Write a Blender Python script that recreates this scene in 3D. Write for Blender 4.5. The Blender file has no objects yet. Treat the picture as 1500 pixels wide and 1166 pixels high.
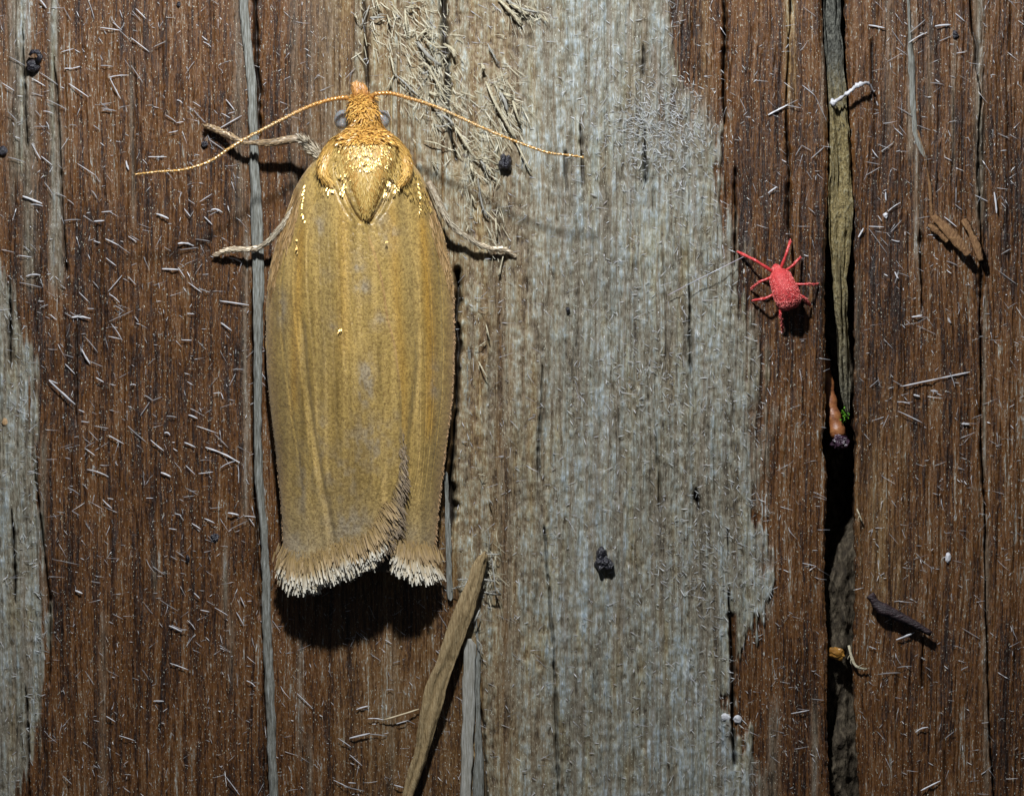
import bpy, math, random
import numpy as np
from mathutils import Vector, Matrix

RNG = np.random.default_rng(7)
random.seed(7)
SC = bpy.context.scene
COL = SC.collection

# ---------------------------------------------------------------- camera
# one unit is 100 pixels of the photograph; the wood lies in the XY plane
cam_d = bpy.data.cameras.new("camera")
cam = bpy.data.objects.new("camera", cam_d)
COL.objects.link(cam)
cam.location = (0, 0, 100)
cam_d.sensor_width = 36
cam_d.lens = 36 * 100 / 15.0
cam_d.clip_end = 500
SC.camera = cam

# ---------------------------------------------------------------- world + flash
w = bpy.data.worlds.new("World")
SC.world = w
w.use_nodes = True
bg = w.node_tree.nodes["Background"]
bg.inputs[0].default_value = (0.75, 0.85, 1.0, 1)
bg.inputs[1].default_value = 0.05

def area_light(name, loc, target, size, power, color):
    d = bpy.data.lights.new(name, 'AREA')
    d.shape = 'DISK'
    d.size = size
    d.energy = power
    d.color = color
    o = bpy.data.objects.new(name, d)
    COL.objects.link(o)
    o.location = loc
    o.rotation_euler = (Vector(target) - Vector(loc)).to_track_quat('-Z', 'Y').to_euler()
    return o

area_light("flash_lamp", (-1.8, 17, 15.8), (-0.5, 0.5, 0), 1.4, 9600, (0.955, 0.98, 1.0))

SC.view_settings.view_transform = 'Standard'
SC.view_settings.look = 'None'
SC.view_settings.exposure = 0.0
SC.view_settings.gamma = 1.0

# ---------------------------------------------------------------- helpers
def W(px, py, z=0.0):
    return Vector(((px - 750) / 100.0, (583 - py) / 100.0, z))

def PX(x): return np.asarray(x) * 100 + 750
def PY(y): return 583 - np.asarray(y) * 100
def fpl(pts):
    """piecewise linear function of the first column"""
    a = np.array(pts, float)
    return lambda v: np.interp(v, a[:, 0], a[:, 1])

def smooth(a, b, v):
    t = np.clip((np.asarray(v) - a) / (b - a), 0, 1)
    return t * t * (3 - 2 * t)

def spl(pts, n):
    """Catmull-Rom through pts (any dimension)"""
    P = np.array(pts, float)
    if len(P) == 2:
        t = np.linspace(0, 1, n)[:, None]
        return P[0] * (1 - t) + P[1] * t
    Q = np.vstack([2 * P[0] - P[1], P, 2 * P[-1] - P[-2]])
    seg = len(P) - 1
    out = []
    for v in np.linspace(0, seg, n):
        i = min(int(v), seg - 1)
        t = v - i
        a, b, c, d = Q[i], Q[i + 1], Q[i + 2], Q[i + 3]
        out.append(0.5 * ((2 * b) + (c - a) * t + (2 * a - 5 * b + 4 * c - d) * t * t + (-a + 3 * b - 3 * c + d) * t ** 3))
    return np.array(out)

def link(name, me, mat=None, parent=None):
    o = bpy.data.objects.new(name, me)
    COL.objects.link(o)
    if mat is not None and me is not None and not me.materials:
        me.materials.append(mat)
    if parent is not None:
        o.parent = parent
    return o

def tag(o, label=None, cat=None, group=None, kind=None):
    if label: o['label'] = label
    if cat: o['category'] = cat
    if group: o['group'] = group
    if kind: o['kind'] = kind
    return o

def fast_mesh(name, V, F, attrs=None, sm=True):
    """V (n,3), F (m,4) quads or (m,3) triangles"""
    V = np.ascontiguousarray(V, np.float32)
    F = np.ascontiguousarray(F, np.int32)
    k = F.shape[1]
    me = bpy.data.meshes.new(name)
    me.vertices.add(len(V))
    me.vertices.foreach_set('co', V.ravel())
    me.loops.add(F.size)
    me.loops.foreach_set('vertex_index', F.ravel())
    me.polygons.add(len(F))
    me.polygons.foreach_set('loop_start', np.arange(0, F.size, k, dtype=np.int32))
    me.polygons.foreach_set('loop_total', np.full(len(F), k, np.int32))
    me.update(calc_edges=True)
    me.polygons.foreach_set('use_smooth', np.full(len(F), sm))
    for an, av in (attrs or {}).items():
        a = me.attributes.new(an, 'FLOAT', 'POINT')
        a.data.foreach_set('value', np.ascontiguousarray(av, np.float32).ravel())
    me.validate()
    return me

def grid_mesh(name, X, Y, Z, attrs=None):
    ny, nx = X.shape
    V = np.stack([X, Y, Z], -1).reshape(-1, 3)
    i = np.arange(ny * nx).reshape(ny, nx)
    F = np.stack([i[:-1, :-1], i[1:, :-1], i[1:, 1:], i[:-1, 1:]], -1).reshape(-1, 4)
    # make normals point up
    a, b, c = V[F[0, 0]], V[F[0, 1]], V[F[0, 2]]
    if np.cross(b - a, c - a)[2] < 0:
        F = F[:, ::-1]
    at = {k: np.asarray(v).reshape(-1) for k, v in (attrs or {}).items()}
    return fast_mesh(name, V, F, at)

def vnoise(X, Y, sx, sy, seed):
    """smooth 2-D value noise, period sx,sy in the units of X,Y -> 0..1"""
    r = np.random.default_rng(seed)
    T = r.random((512, 512))
    u = X / sx + 1000.37; v = Y / sy + 1000.71
    iu = np.floor(u).astype(int); iv = np.floor(v).astype(int)
    fu = u - iu; fv = v - iv
    fu = fu * fu * (3 - 2 * fu); fv = fv * fv * (3 - 2 * fv)
    a = T[iv & 511, iu & 511]; b = T[iv & 511, (iu + 1) & 511]
    c = T[(iv + 1) & 511, iu & 511]; d = T[(iv + 1) & 511, (iu + 1) & 511]
    return (a * (1 - fu) + b * fu) * (1 - fv) + (c * (1 - fu) + d * fu) * fv

def fbm(X, Y, sx, sy, seed, o=3):
    s = 0; t = 0; a = 1
    for k in range(o):
        s = s + a * vnoise(X, Y, sx / 2 ** k, sy / 2 ** k, seed + k * 13); t += a; a *= .55
    return s / t

def streak(PXc, PYc, wx, ly, seed):
    """fibre noise: narrow columns wx px wide whose knots (every ly px) start at a random phase"""
    r = np.random.default_rng(seed)
    n = 4096
    ph = r.random(n) * 977.0
    T = r.random((256, n))
    u = PXc / wx + 500.3
    iu = np.floor(u).astype(int); fu = u - iu; fu = fu * fu * (3 - 2 * fu)
    def col(ci):
        ci = ci % n
        v = PYc / ly + ph[ci]
        iv = np.floor(v).astype(int); fv = v - iv; fv = fv * fv * (3 - 2 * fv)
        return T[iv & 255, ci] * (1 - fv) + T[(iv + 1) & 255, ci] * fv
    return col(iu) * (1 - fu) + col(iu + 1) * fu

# ---------------------------------------------------------------- materials
def new_mat(name):
    m = bpy.data.materials.new(name)
    m.use_nodes = True
    nt = m.node_tree
    return m, nt, nt.nodes["Principled BSDF"]

def N(nt, t, **kw):
    n = nt.nodes.new(t)
    for k, v in kw.items():
        setattr(n, k, v)
    return n

def ramp(nt, src, stops, interp='LINEAR'):
    r = N(nt, 'ShaderNodeValToRGB')
    r.color_ramp.interpolation = interp
    el = r.color_ramp.elements
    while len(el) < len(stops): el.new(0.5)
    for e, (p, c) in zip(el, stops):
        e.position = p
        e.color = (*c, 1) if len(c) == 3 else c
    nt.links.new(src, r.inputs[0])
    return r.outputs[0]

def attr(nt, name):
    a = N(nt, 'ShaderNodeAttribute'); a.attribute_name = name
    return a.outputs['Fac']

def mix(nt, fac, a, b, mode='MIX'):
    m = N(nt, 'ShaderNodeMix', data_type='RGBA', blend_type=mode)
    for s, v in ((m.inputs[0], fac), (m.inputs[6], a), (m.inputs[7], b)):
        if isinstance(v, (int, float)): s.default_value = v
        elif isinstance(v, tuple): s.default_value = (*v, 1)
        else: nt.links.new(v, s)
    return m.outputs[2]

def math_(nt, op, a, b=0.5, clamp=False):
    m = N(nt, 'ShaderNodeMath', operation=op); m.use_clamp = clamp
    for s, v in ((m.inputs[0], a), (m.inputs[1], b)):
        if isinstance(v, (int, float)): s.default_value = v
        else: nt.links.new(v, s)
    return m.outputs[0]

def noise(nt, scale, vec_scale=(1, 1, 1), detail=3, rough=.55, coord='Object', out=0):
    tc = N(nt, 'ShaderNodeTexCoord')
    mp = N(nt, 'ShaderNodeMapping')
    mp.inputs['Scale'].default_value = vec_scale
    nt.links.new(tc.outputs[coord], mp.inputs[0])
    n = N(nt, 'ShaderNodeTexNoise')
    n.inputs['Scale'].default_value = scale
    n.inputs['Detail'].default_value = detail
    n.inputs['Roughness'].default_value = rough
    nt.links.new(mp.outputs[0], n.inputs['Vector'])
    return n.outputs[out]

def bump(nt, bsdf, h, strength, dist):
    b = N(nt, 'ShaderNodeBump')
    b.inputs['Strength'].default_value = strength
    b.inputs['Distance'].default_value = dist
    nt.links.new(h, b.inputs['Height'])
    nt.links.new(b.outputs[0], bsdf.inputs['Normal'])

def make_wood():
    m, nt, b = new_mat('weathered_wood')
    st = attr(nt, 'streak')
    fine = mix(nt, .5, noise(nt, 1, (120, 4, 20), 2, .7), noise(nt, 1, (105, 16, 20), 2, .6))
    fine = math_(nt, 'ADD', fine, 0.0)
    s2 = math_(nt, 'ADD', math_(nt, 'MULTIPLY', st, .8), math_(nt, 'MULTIPLY', math_(nt, 'SUBTRACT', fine, .5), 1.5), True)
    brown = ramp(nt, s2, [(0.0, (.007, .003, .002)), (.20, (.027, .0098, .0035)), (.43, (.097, .038, .0085)),
                          (.59, (.132, .058, .016)), (.72, (.170, .142, .105)), (.86, (.35, .355, .335)), (1, (.56, .58, .60))])
    grey = ramp(nt, s2, [(0.0, (.045, .037, .026)), (.18, (.125, .103, .070)), (.38, (.190, .175, .130)), (.56, (.232, .236, .205)),
                         (.74, (.30, .325, .32)), (1, (.52, .57, .60))])
    och = ramp(nt, s2, [(0.0, (.05, .024, .008)), (.25, (.16, .085, .028)), (.48, (.28, .195, .085)),
                        (.68, (.37, .34, .23)), (1, (.52, .54, .50))])
    c = mix(nt, attr(nt, 'ochre'), brown, och)
    c = mix(nt, attr(nt, 'weather'), c, mix(nt, math_(nt, 'MULTIPLY', attr(nt, 'ochre'), .62), grey, och))
    # bluish and greenish tinge patches
    hue = noise(nt, 1, (7, .9, 1), 3, .6)
    hm = math_(nt, 'MULTIPLY', ramp(nt, hue, [(.45, (0, 0, 0)), (.68, (1, 1, 1))]), math_(nt, 'ADD', math_(nt, 'MULTIPLY', attr(nt, 'weather'), .55), .12))
    c = mix(nt, hm, c, mix(nt, 1.0, c, (.84, .98, 1.16), 'MULTIPLY'))
    hue2 = noise(nt, 1, (5, .7, 3), 3, .6)
    hm2 = math_(nt, 'MULTIPLY', ramp(nt, hue2, [(.52, (0, 0, 0)), (.7, (1, 1, 1))]), attr(nt, 'weather'))
    c = mix(nt, math_(nt, 'MULTIPLY', hm2, .7), c, mix(nt, 1.0, c, (1.08, .92, .60), 'MULTIPLY'))
    # tiny pale specks, surface sparkle painted into the colour
    g = noise(nt, 1, (70, 34, 20), 1, .5)
    gm = ramp(nt, g, [(.69, (0, 0, 0)), (.74, (1, 1, 1))])
    c = mix(nt, math_(nt, 'MULTIPLY', gm, .85), c, (.52, .52, .42))
    c = mix(nt, attr(nt, 'pit'), c, (.012, .009, .007))
    nt.links.new(c, b.inputs['Base Color'])
    ro = noise(nt, 1, (50, 14, 10), 2, .6)
    nt.links.new(ramp(nt, ro, [(.35, (.28,) * 3), (.65, (.62,) * 3)]), b.inputs['Roughness'])
    b.inputs['Specular IOR Level'].default_value = .45
    h = noise(nt, 1, (90, 22, 30), 3, .65)
    bump(nt, b, h, .55, .025)
    return m

def simple(name, ca, cb, scale=(20, 20, 20), rough=.6, spec=.4, bs=.3, bd=.02, cc=None, metallic=0, sub=0):
    m, nt, b = new_mat(name)
    n = noise(nt, 1, scale, 4, .6)
    stops = [(.3, ca), (.7, cb)] if cc is None else [(.25, ca), (.5, cb), (.75, cc)]
    nt.links.new(ramp(nt, n, stops), b.inputs['Base Color'])
    b.inputs['Roughness'].default_value = rough
    b.inputs['Specular IOR Level'].default_value = spec
    b.inputs['Metallic'].default_value = metallic
    if sub:
        b.inputs['Subsurface Weight'].default_value = sub
        b.inputs['Subsurface Scale'].default_value = .05
    bump(nt, b, n, bs, bd)
    return m

def hair_mat(name, base, tip, dark, rough=.4, spec=.6, metallic=0.0, trans=0.0, a0=.1, a1=.9):
    m, nt, b = new_mat(name)
    c = mix(nt, ramp(nt, attr(nt, 'along'), [(a0, (0, 0, 0)), (a1, (1, 1, 1))]), base, tip)
    t = attr(nt, 'tint')
    c = mix(nt, ramp(nt, t, [(0, (1, 1, 1)), (.45, (0, 0, 0))]), c, dark)
    nt.links.new(c, b.inputs['Base Color'])
    b.inputs['Roughness'].default_value = rough
    b.inputs['Specular IOR Level'].default_value = spec
    b.inputs['Metallic'].default_value = metallic
    b.inputs['Transmission Weight'].default_value = trans
    return m

M_wood = make_wood()
M_strand = simple('strand_grey', (.05, .045, .035), (.185, .185, .16), (80, 5, 16), .55, .4, .8, .04, (.38, .40, .39))
M_splinter_pale = simple('splinter_pale', (.27, .23, .14), (.52, .48, .36), (40, 40, 20), .6, .35, .6, .03)
M_splinter_tan = simple('splinter_tan', (.12, .078, .034), (.28, .20, .10), (48, 7, 12), .65, .3, .8, .04, (.36, .28, .16))
M_straw = simple('straw_grey', (.14, .13, .10), (.28, .27, .235), (66, 4, 14), .55, .35, .7, .03, (.42, .42, .40))
M_bark = simple('bark_strip', (.045, .038, .025), (.21, .160, .065), (26, 12, 14), .75, .3, 1.0, .09, (.34, .31, .20))
def _bark():
    nt = M_bark.node_tree; b = nt.nodes["Principled BSDF"]
    old = b.inputs['Base Color'].links[0].from_socket
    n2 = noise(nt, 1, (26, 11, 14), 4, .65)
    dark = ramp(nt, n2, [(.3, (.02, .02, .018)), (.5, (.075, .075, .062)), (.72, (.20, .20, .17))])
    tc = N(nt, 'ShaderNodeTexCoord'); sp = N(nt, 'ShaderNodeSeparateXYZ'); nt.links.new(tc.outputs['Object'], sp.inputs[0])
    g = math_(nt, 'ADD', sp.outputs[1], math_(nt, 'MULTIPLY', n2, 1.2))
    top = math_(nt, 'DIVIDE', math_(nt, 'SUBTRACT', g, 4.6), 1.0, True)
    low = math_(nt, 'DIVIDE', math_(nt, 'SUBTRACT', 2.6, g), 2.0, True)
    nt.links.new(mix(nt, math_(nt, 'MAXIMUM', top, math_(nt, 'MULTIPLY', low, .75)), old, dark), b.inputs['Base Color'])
_bark()
M_dirt = simple('gap_dirt', (.010, .007, .005), (.042, .032, .020), (16, 5, 12), .8, .2, .9, .08, (.13, .105, .072))
M_fibre = simple('white_fibre', (.42, .42, .44), (.66, .66, .70), (6, 6, 6), .35, .6, .1, .01)
M_fibre_tan = simple('tan_fibre', (.35, .27, .16), (.5, .42, .28), (9, 9, 9), .45, .5, .1, .01)
M_grain = simple('black_grain', (.004, .004, .006), (.022, .020, .032), (22, 22, 22), .32, .7, .9, .05)
M_stick = simple('dark_stick', (.012, .008, .010), (.045, .025, .028), (12, 30, 12), .5, .4, .8, .04)
M_frag = simple('brown_fragment', (.10, .045, .018), (.25, .140, .060), (34, 16, 14), .65, .3, .9, .05)
M_larva = simple('rust_larva', (.10, .035, .018), (.24, .085, .03), (9, 14, 9), .45, .5, .5, .03, (.33, .15, .05))
M_larvahead = simple('purple_knob', (.012, .006, .010), (.07, .035, .06), (16, 16, 16), .25, .8, .7, .04)
M_moss = simple('moss_green', (.06, .20, .01), (.16, .42, .03), (30, 30, 30), .5, .4, .5, .02)
M_amber = simple('amber_flake', (.20, .08, .01), (.34, .17, .03), (14, 14, 14), .4, .5, .4, .02)
M_white = simple('white_lump', (.34, .34, .36), (.58, .58, .61), (30, 30, 30), .5, .4, .5, .02)
M_thread = simple('silk', (.45, .35, .40), (.3, .5, .6), (1.2, 1.2, 1), .25, .8, 0.05, .01)

# ---------------------------------------------------------------- wood surface
GL = fpl([(-500, 1206), (0, 1204), (60, 1206), (100, 1210), (200, 1213), (300, 1212), (390, 1208), (540, 1209), (625, 1209),
          (636, 1206), (650, 1203), (664, 1206), (675, 1210), (700, 1211), (776, 1209), (850, 1207), (960, 1213), (1050, 1211), (1166, 1215), (1700, 1216)])
GR = fpl([(-500, 1236), (0, 1237), (100, 1240), (150, 1244), (200, 1247), (300, 1252), (390, 1252), (560, 1253), (625, 1250),
          (650, 1256), (665, 1253), (700, 1252), (776, 1252), (850, 1254), (960, 1249), (1050, 1254), (1166, 1259), (1700, 1262)])

# vertical cracks: [(y, x, halfwidth)...], depth, dirt
CR = [
    ([(0, 650, 4), (60, 651, 5), (110, 655, 4), (180, 657, 3), (235, 668, 2)], .30, .9),
    ([(0, 533, 2), (40, 534, 3), (90, 536, 2.5), (135, 538, 2)], .16, .7),
    ([(0, 1061, 2.5), (60, 1063, 3), (100, 1060, 2.5), (180, 1062, 1.5)], .20, .8),
    ([(250, 1077, 1.5), (330, 1078, 2), (390, 1076, 1.5)], .14, .8),
    ([(0, 374, 2), (90, 376, 3), (140, 379, 4), (200, 378, 3.5)], .22, .85),
    ([(430, 369, 2), (560, 370, 2), (700, 372, 2.5), (830, 377, 2.5), (900, 380, 1.5)], .12, .6),
    ([(930, 396, 1.5), (1020, 386, 2), (1166, 391, 2)], .10, .5),
    ([(395, 670, 4), (440, 671, 5), (470, 668, 2), (500, 672, 5), (530, 671, 3), (600, 668, 2), (650, 664, 3), (700, 659, 4), (740, 660, 8), (765, 661, 6), (790, 658, 2)], .35, .95),
    ([(776, 798, 1.6), (850, 803, 1.8), (930, 810, 1.8), (1000, 813, 1.6), (1110, 816, 2.4), (1166, 819, 2)], .12, .6),
    ([(540, 795, 1.5), (590, 793, 2), (660, 789, 2.4), (700, 789, 2)], .10, .6),
    ([(190, 945, 1.5), (235, 946, 2), (252, 947, 4), (268, 946, 1.5)], .18, .8),
    ([(183, 850, 1.5), (215, 852, 2.5), (270, 854, 1.5)], .14, .7),
    ([(225, 829, 2.5), (280, 830, 1.5)], .12, .7),
    ([(70, 943, 1.5), (92, 944, 3), (110, 943, 1.2)], .12, .7),
    ([(420, 1010, 1), (470, 1011, 2), (520, 1011, 3), (548, 1012, 1.5)], .12, .7),
    ([(380, 973, 1.5), (540, 976, 1.5)], .06, .35),
    ([(720, 1020, 2), (735, 1022, 4.5), (745, 1024, 2)], .20, .95),
    ([(640, 962, 1), (710, 966, 2), (750, 967, 1)], .08, .5),
    ([(780, 1066, 1.5), (812, 1067, 1)], .10, .7),
    ([(870, 1067, 1.2), (900, 1069, 2.5), (980, 1073, 3), (1060, 1073, 3), (1120, 1076, 2)], .20, .9),
    ([(0, 1157, 1.2), (15, 1158, 2.5), (22, 1158, 1), (150, 1151, 1), (185, 1152, 2), (230, 1155, 3), (245, 1157, 1.5), (290, 1156, 3), (330, 1156, 2), (360, 1158, 1)], .14, .75),
    ([(0, 1421, 1.5), (50, 1426, 2.5), (70, 1432, 4.5), (90, 1431, 5), (100, 1430, 1.5), (150, 1437, 1.5), (215, 1433, 2), (262, 1434, 3), (300, 1436, 3), (340, 1437, 1.2), (385, 1438, 4), (425, 1437, 5), (440, 1436, 1.2), (560, 1438, 1.3), (650, 1437, 1.6), (700, 1441, 3), (730, 1442, 1.2), (780, 1444, 2), (830, 1443, .8), (1060, 1450, 1.8), (1100, 1452, 1.5), (1166, 1455, 1.2)], .11, .75),
    ([(340, 1348, 1.5), (352, 1349, 3.5), (365, 1349, 1), (395, 1349, 3.5), (420, 1350, 1), (450, 1351, .8)], .12, .7),
    ([(925, 1351, 2), (1010, 1352, 2)], .08, .5),
    ([(40, 33, 1.5), (120, 35, 2.2), (215, 40, 1.5)], .10, .55),
    ([(90, 79, 1.5), (150, 84, 2), (330, 92, 2), (400, 97, 1.5)], .09, .5),
    ([(420, 14, 1), (490, 14, 2.4), (540, 15, 1.2)], .12, .7),
    ([(750, 17, 1), (800, 19, 2.5), (860, 22, 2), (880, 22, 1)], .14, .8),
    ([(690, 50, 1.3), (880, 73, 2.4), (1000, 73, 1.5)], .10, .5),
    ([(1010, 38, 1), (1060, 40, 2.4), (1166, 44, 1.3)], .10, .6),
    ([(60, 1277, 1), (130, 1279, 1.8), (170, 1287, 1)], .06, .5),
    ([(960, 687, 2), (1060, 707, 3), (1166, 712, 3)], .12, .5),
    ([(480, 112, 1), (560, 111, 2), (620, 112, 1)], .07, .5),
]

grey_r = fpl([(-500, 1000), (0, 1000), (60, 985), (110, 1000), (170, 1040), (185, 1062), (250, 1052), (310, 1050), (360, 1068), (400, 1082),
              (450, 1090), (500, 1108), (560, 1112), (640, 1112), (700, 1106), (760, 1115), (800, 1122), (860, 1132), (885, 1118), (930, 1108), (950, 1075),
              (1010, 1070), (1060, 1085), (1110, 1100), (1166, 1110), (1700, 1110)])
grey_l = fpl([(-500, 660), (0, 660), (200, 655), (400, 678), (700, 664), (800, 664), (900, 690), (1000, 712), (1166, 714), (1700, 714)])
left_r = fpl([(-500, -40), (350, -20), (400, 12), (470, 30), (540, 48), (640, 52), (800, 58), (900, 68), (1000, 70), (1060, 55), (1110, 48), (1166, 20), (1700, 0)])

def wood_fields(X, Y):
    """X, Y world arrays -> z and attributes"""
    px, py = PX(X), PY(Y)
    wob = (fbm(px, py, 40, 260, 3) - .5) * 16
    pw = px + wob * .5
    jag = (streak(px, py, 5, 40, 11) - .5) * 34 + (streak(px, py, 14, 90, 12) - .5) * 40
    edw = 4 + 22 * smooth(.4, .7, vnoise(px * 0, py, 1, 45, 23))
    wg = smooth(1, -1, (px + (streak(px, py, 3.5, 60, 24) - .5) * 30 + (streak(px, py, 2, 20, 25) - .5) * 14 - grey_r(py + jag * .9) + (fbm(px, py, 26, 30, 21) - .5) * 46) / edw)
    wl = smooth(-14, 2, px - grey_l(py) + (streak(px, py, 5, 120, 15) - .5) * 14)
    W1 = wg * wl
    # brown showing through near the right rim
    thr = smooth(.40, .56, fbm(px, py, 18, 90, 31) * .7 + .3 * streak(px, py, 4, 60, 32)) * smooth(900, 1010, px) * smooth(235, 150, py)
    W1 = W1 * (1 - .85 * thr)
    notch = smooth(8, 2, np.abs(px - 1074)) * smooth(893, 903, py) * smooth(1075, 950, py)
    W1 = W1 * (1 - notch)
    W3 = smooth(430, 570, px) * smooth(520, 300, py) * smooth(700, 660, px) * smooth(.10, .42, streak(px, py, 5, 150, 16)) * .97
    W1 = np.maximum(W1, W3)
    W2 = smooth(5, -5, px - left_r(py) + (fbm(px, py, 14, 40, 41) - .5) * 20 + (streak(px, py, 4, 50, 42) - .5) * 24)
    # single weathered stripes (x, halfwidth, y0, y1, strength)
    S = np.zeros_like(px)
    for x0, hw, y0, y1, s in ((30, 12, -400, 260, .95), (42, 9, 100, 420, .75), (78, 6, -400, 420, .9), (86, 6, 180, 420, .85), (195, 3, 90, 330, .45),
                              (16, 5, -400, 300, .4), (352, 10, -400, 330, .3), (430, 8, -400, 350, .28), (455, 10, -400, 300, .25), (360, 5, 330, 760, .45),
                              (1334, 5, 20, 230, .55), (1342, 4, 200, 380, .45), (1434, 7, -400, 330, .6), (1443, 2.2, 430, 700, .6), (1398, 3, 60, 250, .35),
                              (1348, 3, 300, 420, .3), (1206, 3, 0, 200, .3), (1192, 5, 1030, 1400, .55), (1135, 8, 1030, 1400, .45), (1127, 5, 800, 900, .7),
                              (1258, 4, 400, 560, .4), (332, 5, 800, 900, .5), (338, 6, 900, 1000, .3), (1445, 4, 780, 1166, .35), (1300, 7, -300, 200, .2),
                              (62, 5, 640, 900, .4), (225, 4, 815, 865, .4), (440, 4, 930, 1100, .35), (452, 5, 1080, 1400, .35), (150, 6, 900, 1166, .25),
                              (575, 6, 930, 1166, .2), (500, 14, -400, 200, .22), (1360, 5, 30, 170, .3)):
            xc = x0 + (vnoise(py * 0 + x0, py, 1, 120, int(x0) + 5) - .5) * 6
            S = np.maximum(S, s * np.exp(-((px - xc) / hw) ** 2) * smooth(y0 - 25, y0 + 25, py) * smooth(y1 + 25, y1 - 25, py) * (.45 + .9 * streak(px, py, 3, 60, int(x0) + 77)))
    Wt = np.clip(np.maximum(np.maximum(W1, W2 * .95), S), 0, 1)
    Wt = Wt * (.72 + .28 * smooth(.2, .5, streak(px, py, 4, 110, 51)))
    # straw / ochre toned wood
    O = smooth(440, 560, pw) * smooth(860, 690, pw) * (.55 + .65 * streak(px, py, 9, 260, 61))
    O = np.maximum(O, .9 * np.exp(-((px - 1158) / 7) ** 2) * smooth(190, 90, py))
    O = O * (1 - .8 * smooth(800, 900, py) * smooth(690, 670, px))
    O = np.maximum(O, .35 * np.exp(-((px - 1290) / 40) ** 2) * smooth(500, 700, py) * smooth(950, 850, py) * streak(px, py, 8, 100, 66))
    O = np.maximum(O, .42 * smooth(420, 500, pw) * smooth(520, 300, py) * smooth(700, 600, pw) * streak(px, py, 5, 120, 67))
    rust = np.zeros_like(px)
    for x0, hw, y0, y1, s in ((731, 6, 420, 700, .8), (738, 8, 640, 1166, .75), (745, 5, 400, 560, .4), (563, 8, -50, 210, .5), (592, 7, 0, 230, .45), (756, 6, 900, 1166, .4), (872, 4, 380, 560, .2),
                              (905, 4, 850, 960, .3), (1030, 10, -100, 160, .6)):
        rust = np.maximum(rust, s * np.exp(-((px - x0 + (fbm(px, py, 30, 120, 5) - .5) * 8) / hw) ** 2) * smooth(y0 - 40, y0 + 40, py) * smooth(y1 + 40, y1 - 40, py) * (.5 + .8 * streak(px, py, 3, 50, int(x0))))
    Wt = Wt * (1 - np.clip(rust, 0, .9))
    O = np.clip(np.maximum(O * (1 - rust * .6), rust * .35), 0, 1)
    # fibre value; the grain bends gently
    pxs = px + (fbm(px, py, 170, 520, 99) - .5) * 26 + (vnoise(px, py, 60, 90, 98) - .5) * 3
    a = streak(pxs, py, 1.9, 22, 101); b = streak(pxs, py, 3.3, 70, 102); c = streak(pxs, py, 9, 240, 103); d = fbm(px, py, 60, 160, 104)
    e = streak(pxs, py, 2.3, 9, 105)
    a2 = streak(pxs, py, 1.15, 60, 109); a3 = streak(pxs, py, 1.3, 14, 110)
    v = .475 + (a2 - .5) * .40 + (a3 - .5) * .30 + (a - .5) * .22 + (b - .5) * .30 + (c - .5) * .34 + (d - .5) * .42 + (e - .5) * .14
    spots = smooth(.80, .93, streak(pxs, py, 1.7, 5, 106)) * .35
    v = v + spots
    # the weathered wood is softer in contrast, with a fluffy nap
    nap = fbm(px, py, 7, 10, 107, 3)
    nap2 = fbm(px, py, 3.2, 4.5, 108, 2)
    vg = .55 + (a2 - .5) * .22 + (a - .5) * .14 + (b - .5) * .20 + (c - .5) * .26 + (d - .5) * .48 + (nap - .5) * .80 + (nap2 - .5) * .46 - .03 - .16 * smooth(.80, .92, streak(pxs, py, 3, 30, 111))
    mm = np.clip(Wt, 0, 1)
    v = v * (1 - mm) + vg * mm
    v = v - .06 * (1 - mm)
    st = np.clip(v, 0, 1)
    # cracks
    depth = np.zeros_like(px); pit = np.zeros_like(px)
    for pts, dp, dirt in CR:
        p = np.array(pts, float)
        xc = np.interp(py, p[:, 0], p[:, 1]) + (vnoise(py * 0 + p[0, 1], py, 1, 18, int(p[0, 1])) - .5) * 2.4
        hw = np.interp(py, p[:, 0], p[:, 2]) * (.35 + 1.15 * vnoise(py * 0 + p[0, 1], py, 1, 9, int(p[0, 1]) + 1))
        g = np.exp(-((px - xc) / np.maximum(hw, .8)) ** 2 * 1.1) * smooth(p[0, 0] - 8, p[0, 0] + 4, py + (0 if p[0, 0] > 5 else 900)) * smooth(p[-1, 0] + 8, p[-1, 0] - 4, py - (0 if p[-1, 0] < 1160 else 900))
        depth = np.maximum(depth, g * dp)
        pit = np.maximum(pit, smooth(.35, .9, g) * dirt)
    # small random checks along the grain
    chk = smooth(.86, .95, streak(pxs, py, 2.6, 46, 120)) * smooth(.45, .7, fbm(px, py, 120, 200, 121))
    depth = np.maximum(depth, chk * .03); pit = np.maximum(pit, chk * .35)
    z = (streak(pxs, py, 2.2, 30, 131) - .5) * .026 + (streak(pxs, py, 5, 90, 132) - .5) * .028 + (streak(pxs, py, 18, 400, 133) - .5) * .05
    z = z + (fbm(px, py, 200, 500, 134) - .5) * .12 + (nap - .5) * .04 * mm + W1 * .05 + (spots * .03)
    # broad ridges that catch the light
    z = z + .05 * np.exp(-((px - 1434) / 6) ** 2) * smooth(330, 250, py)
    z = z - depth
    return z, dict(streak=st, weather=Wt, ochre=O, pit=np.clip(pit, 0, 1))

ys = np.concatenate([np.linspace(-9.5, -6.25, 24)[:-1], np.arange(-6.25, 6.25, .030), np.linspace(6.25, 9.5, 24)])
SURF = {}

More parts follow.
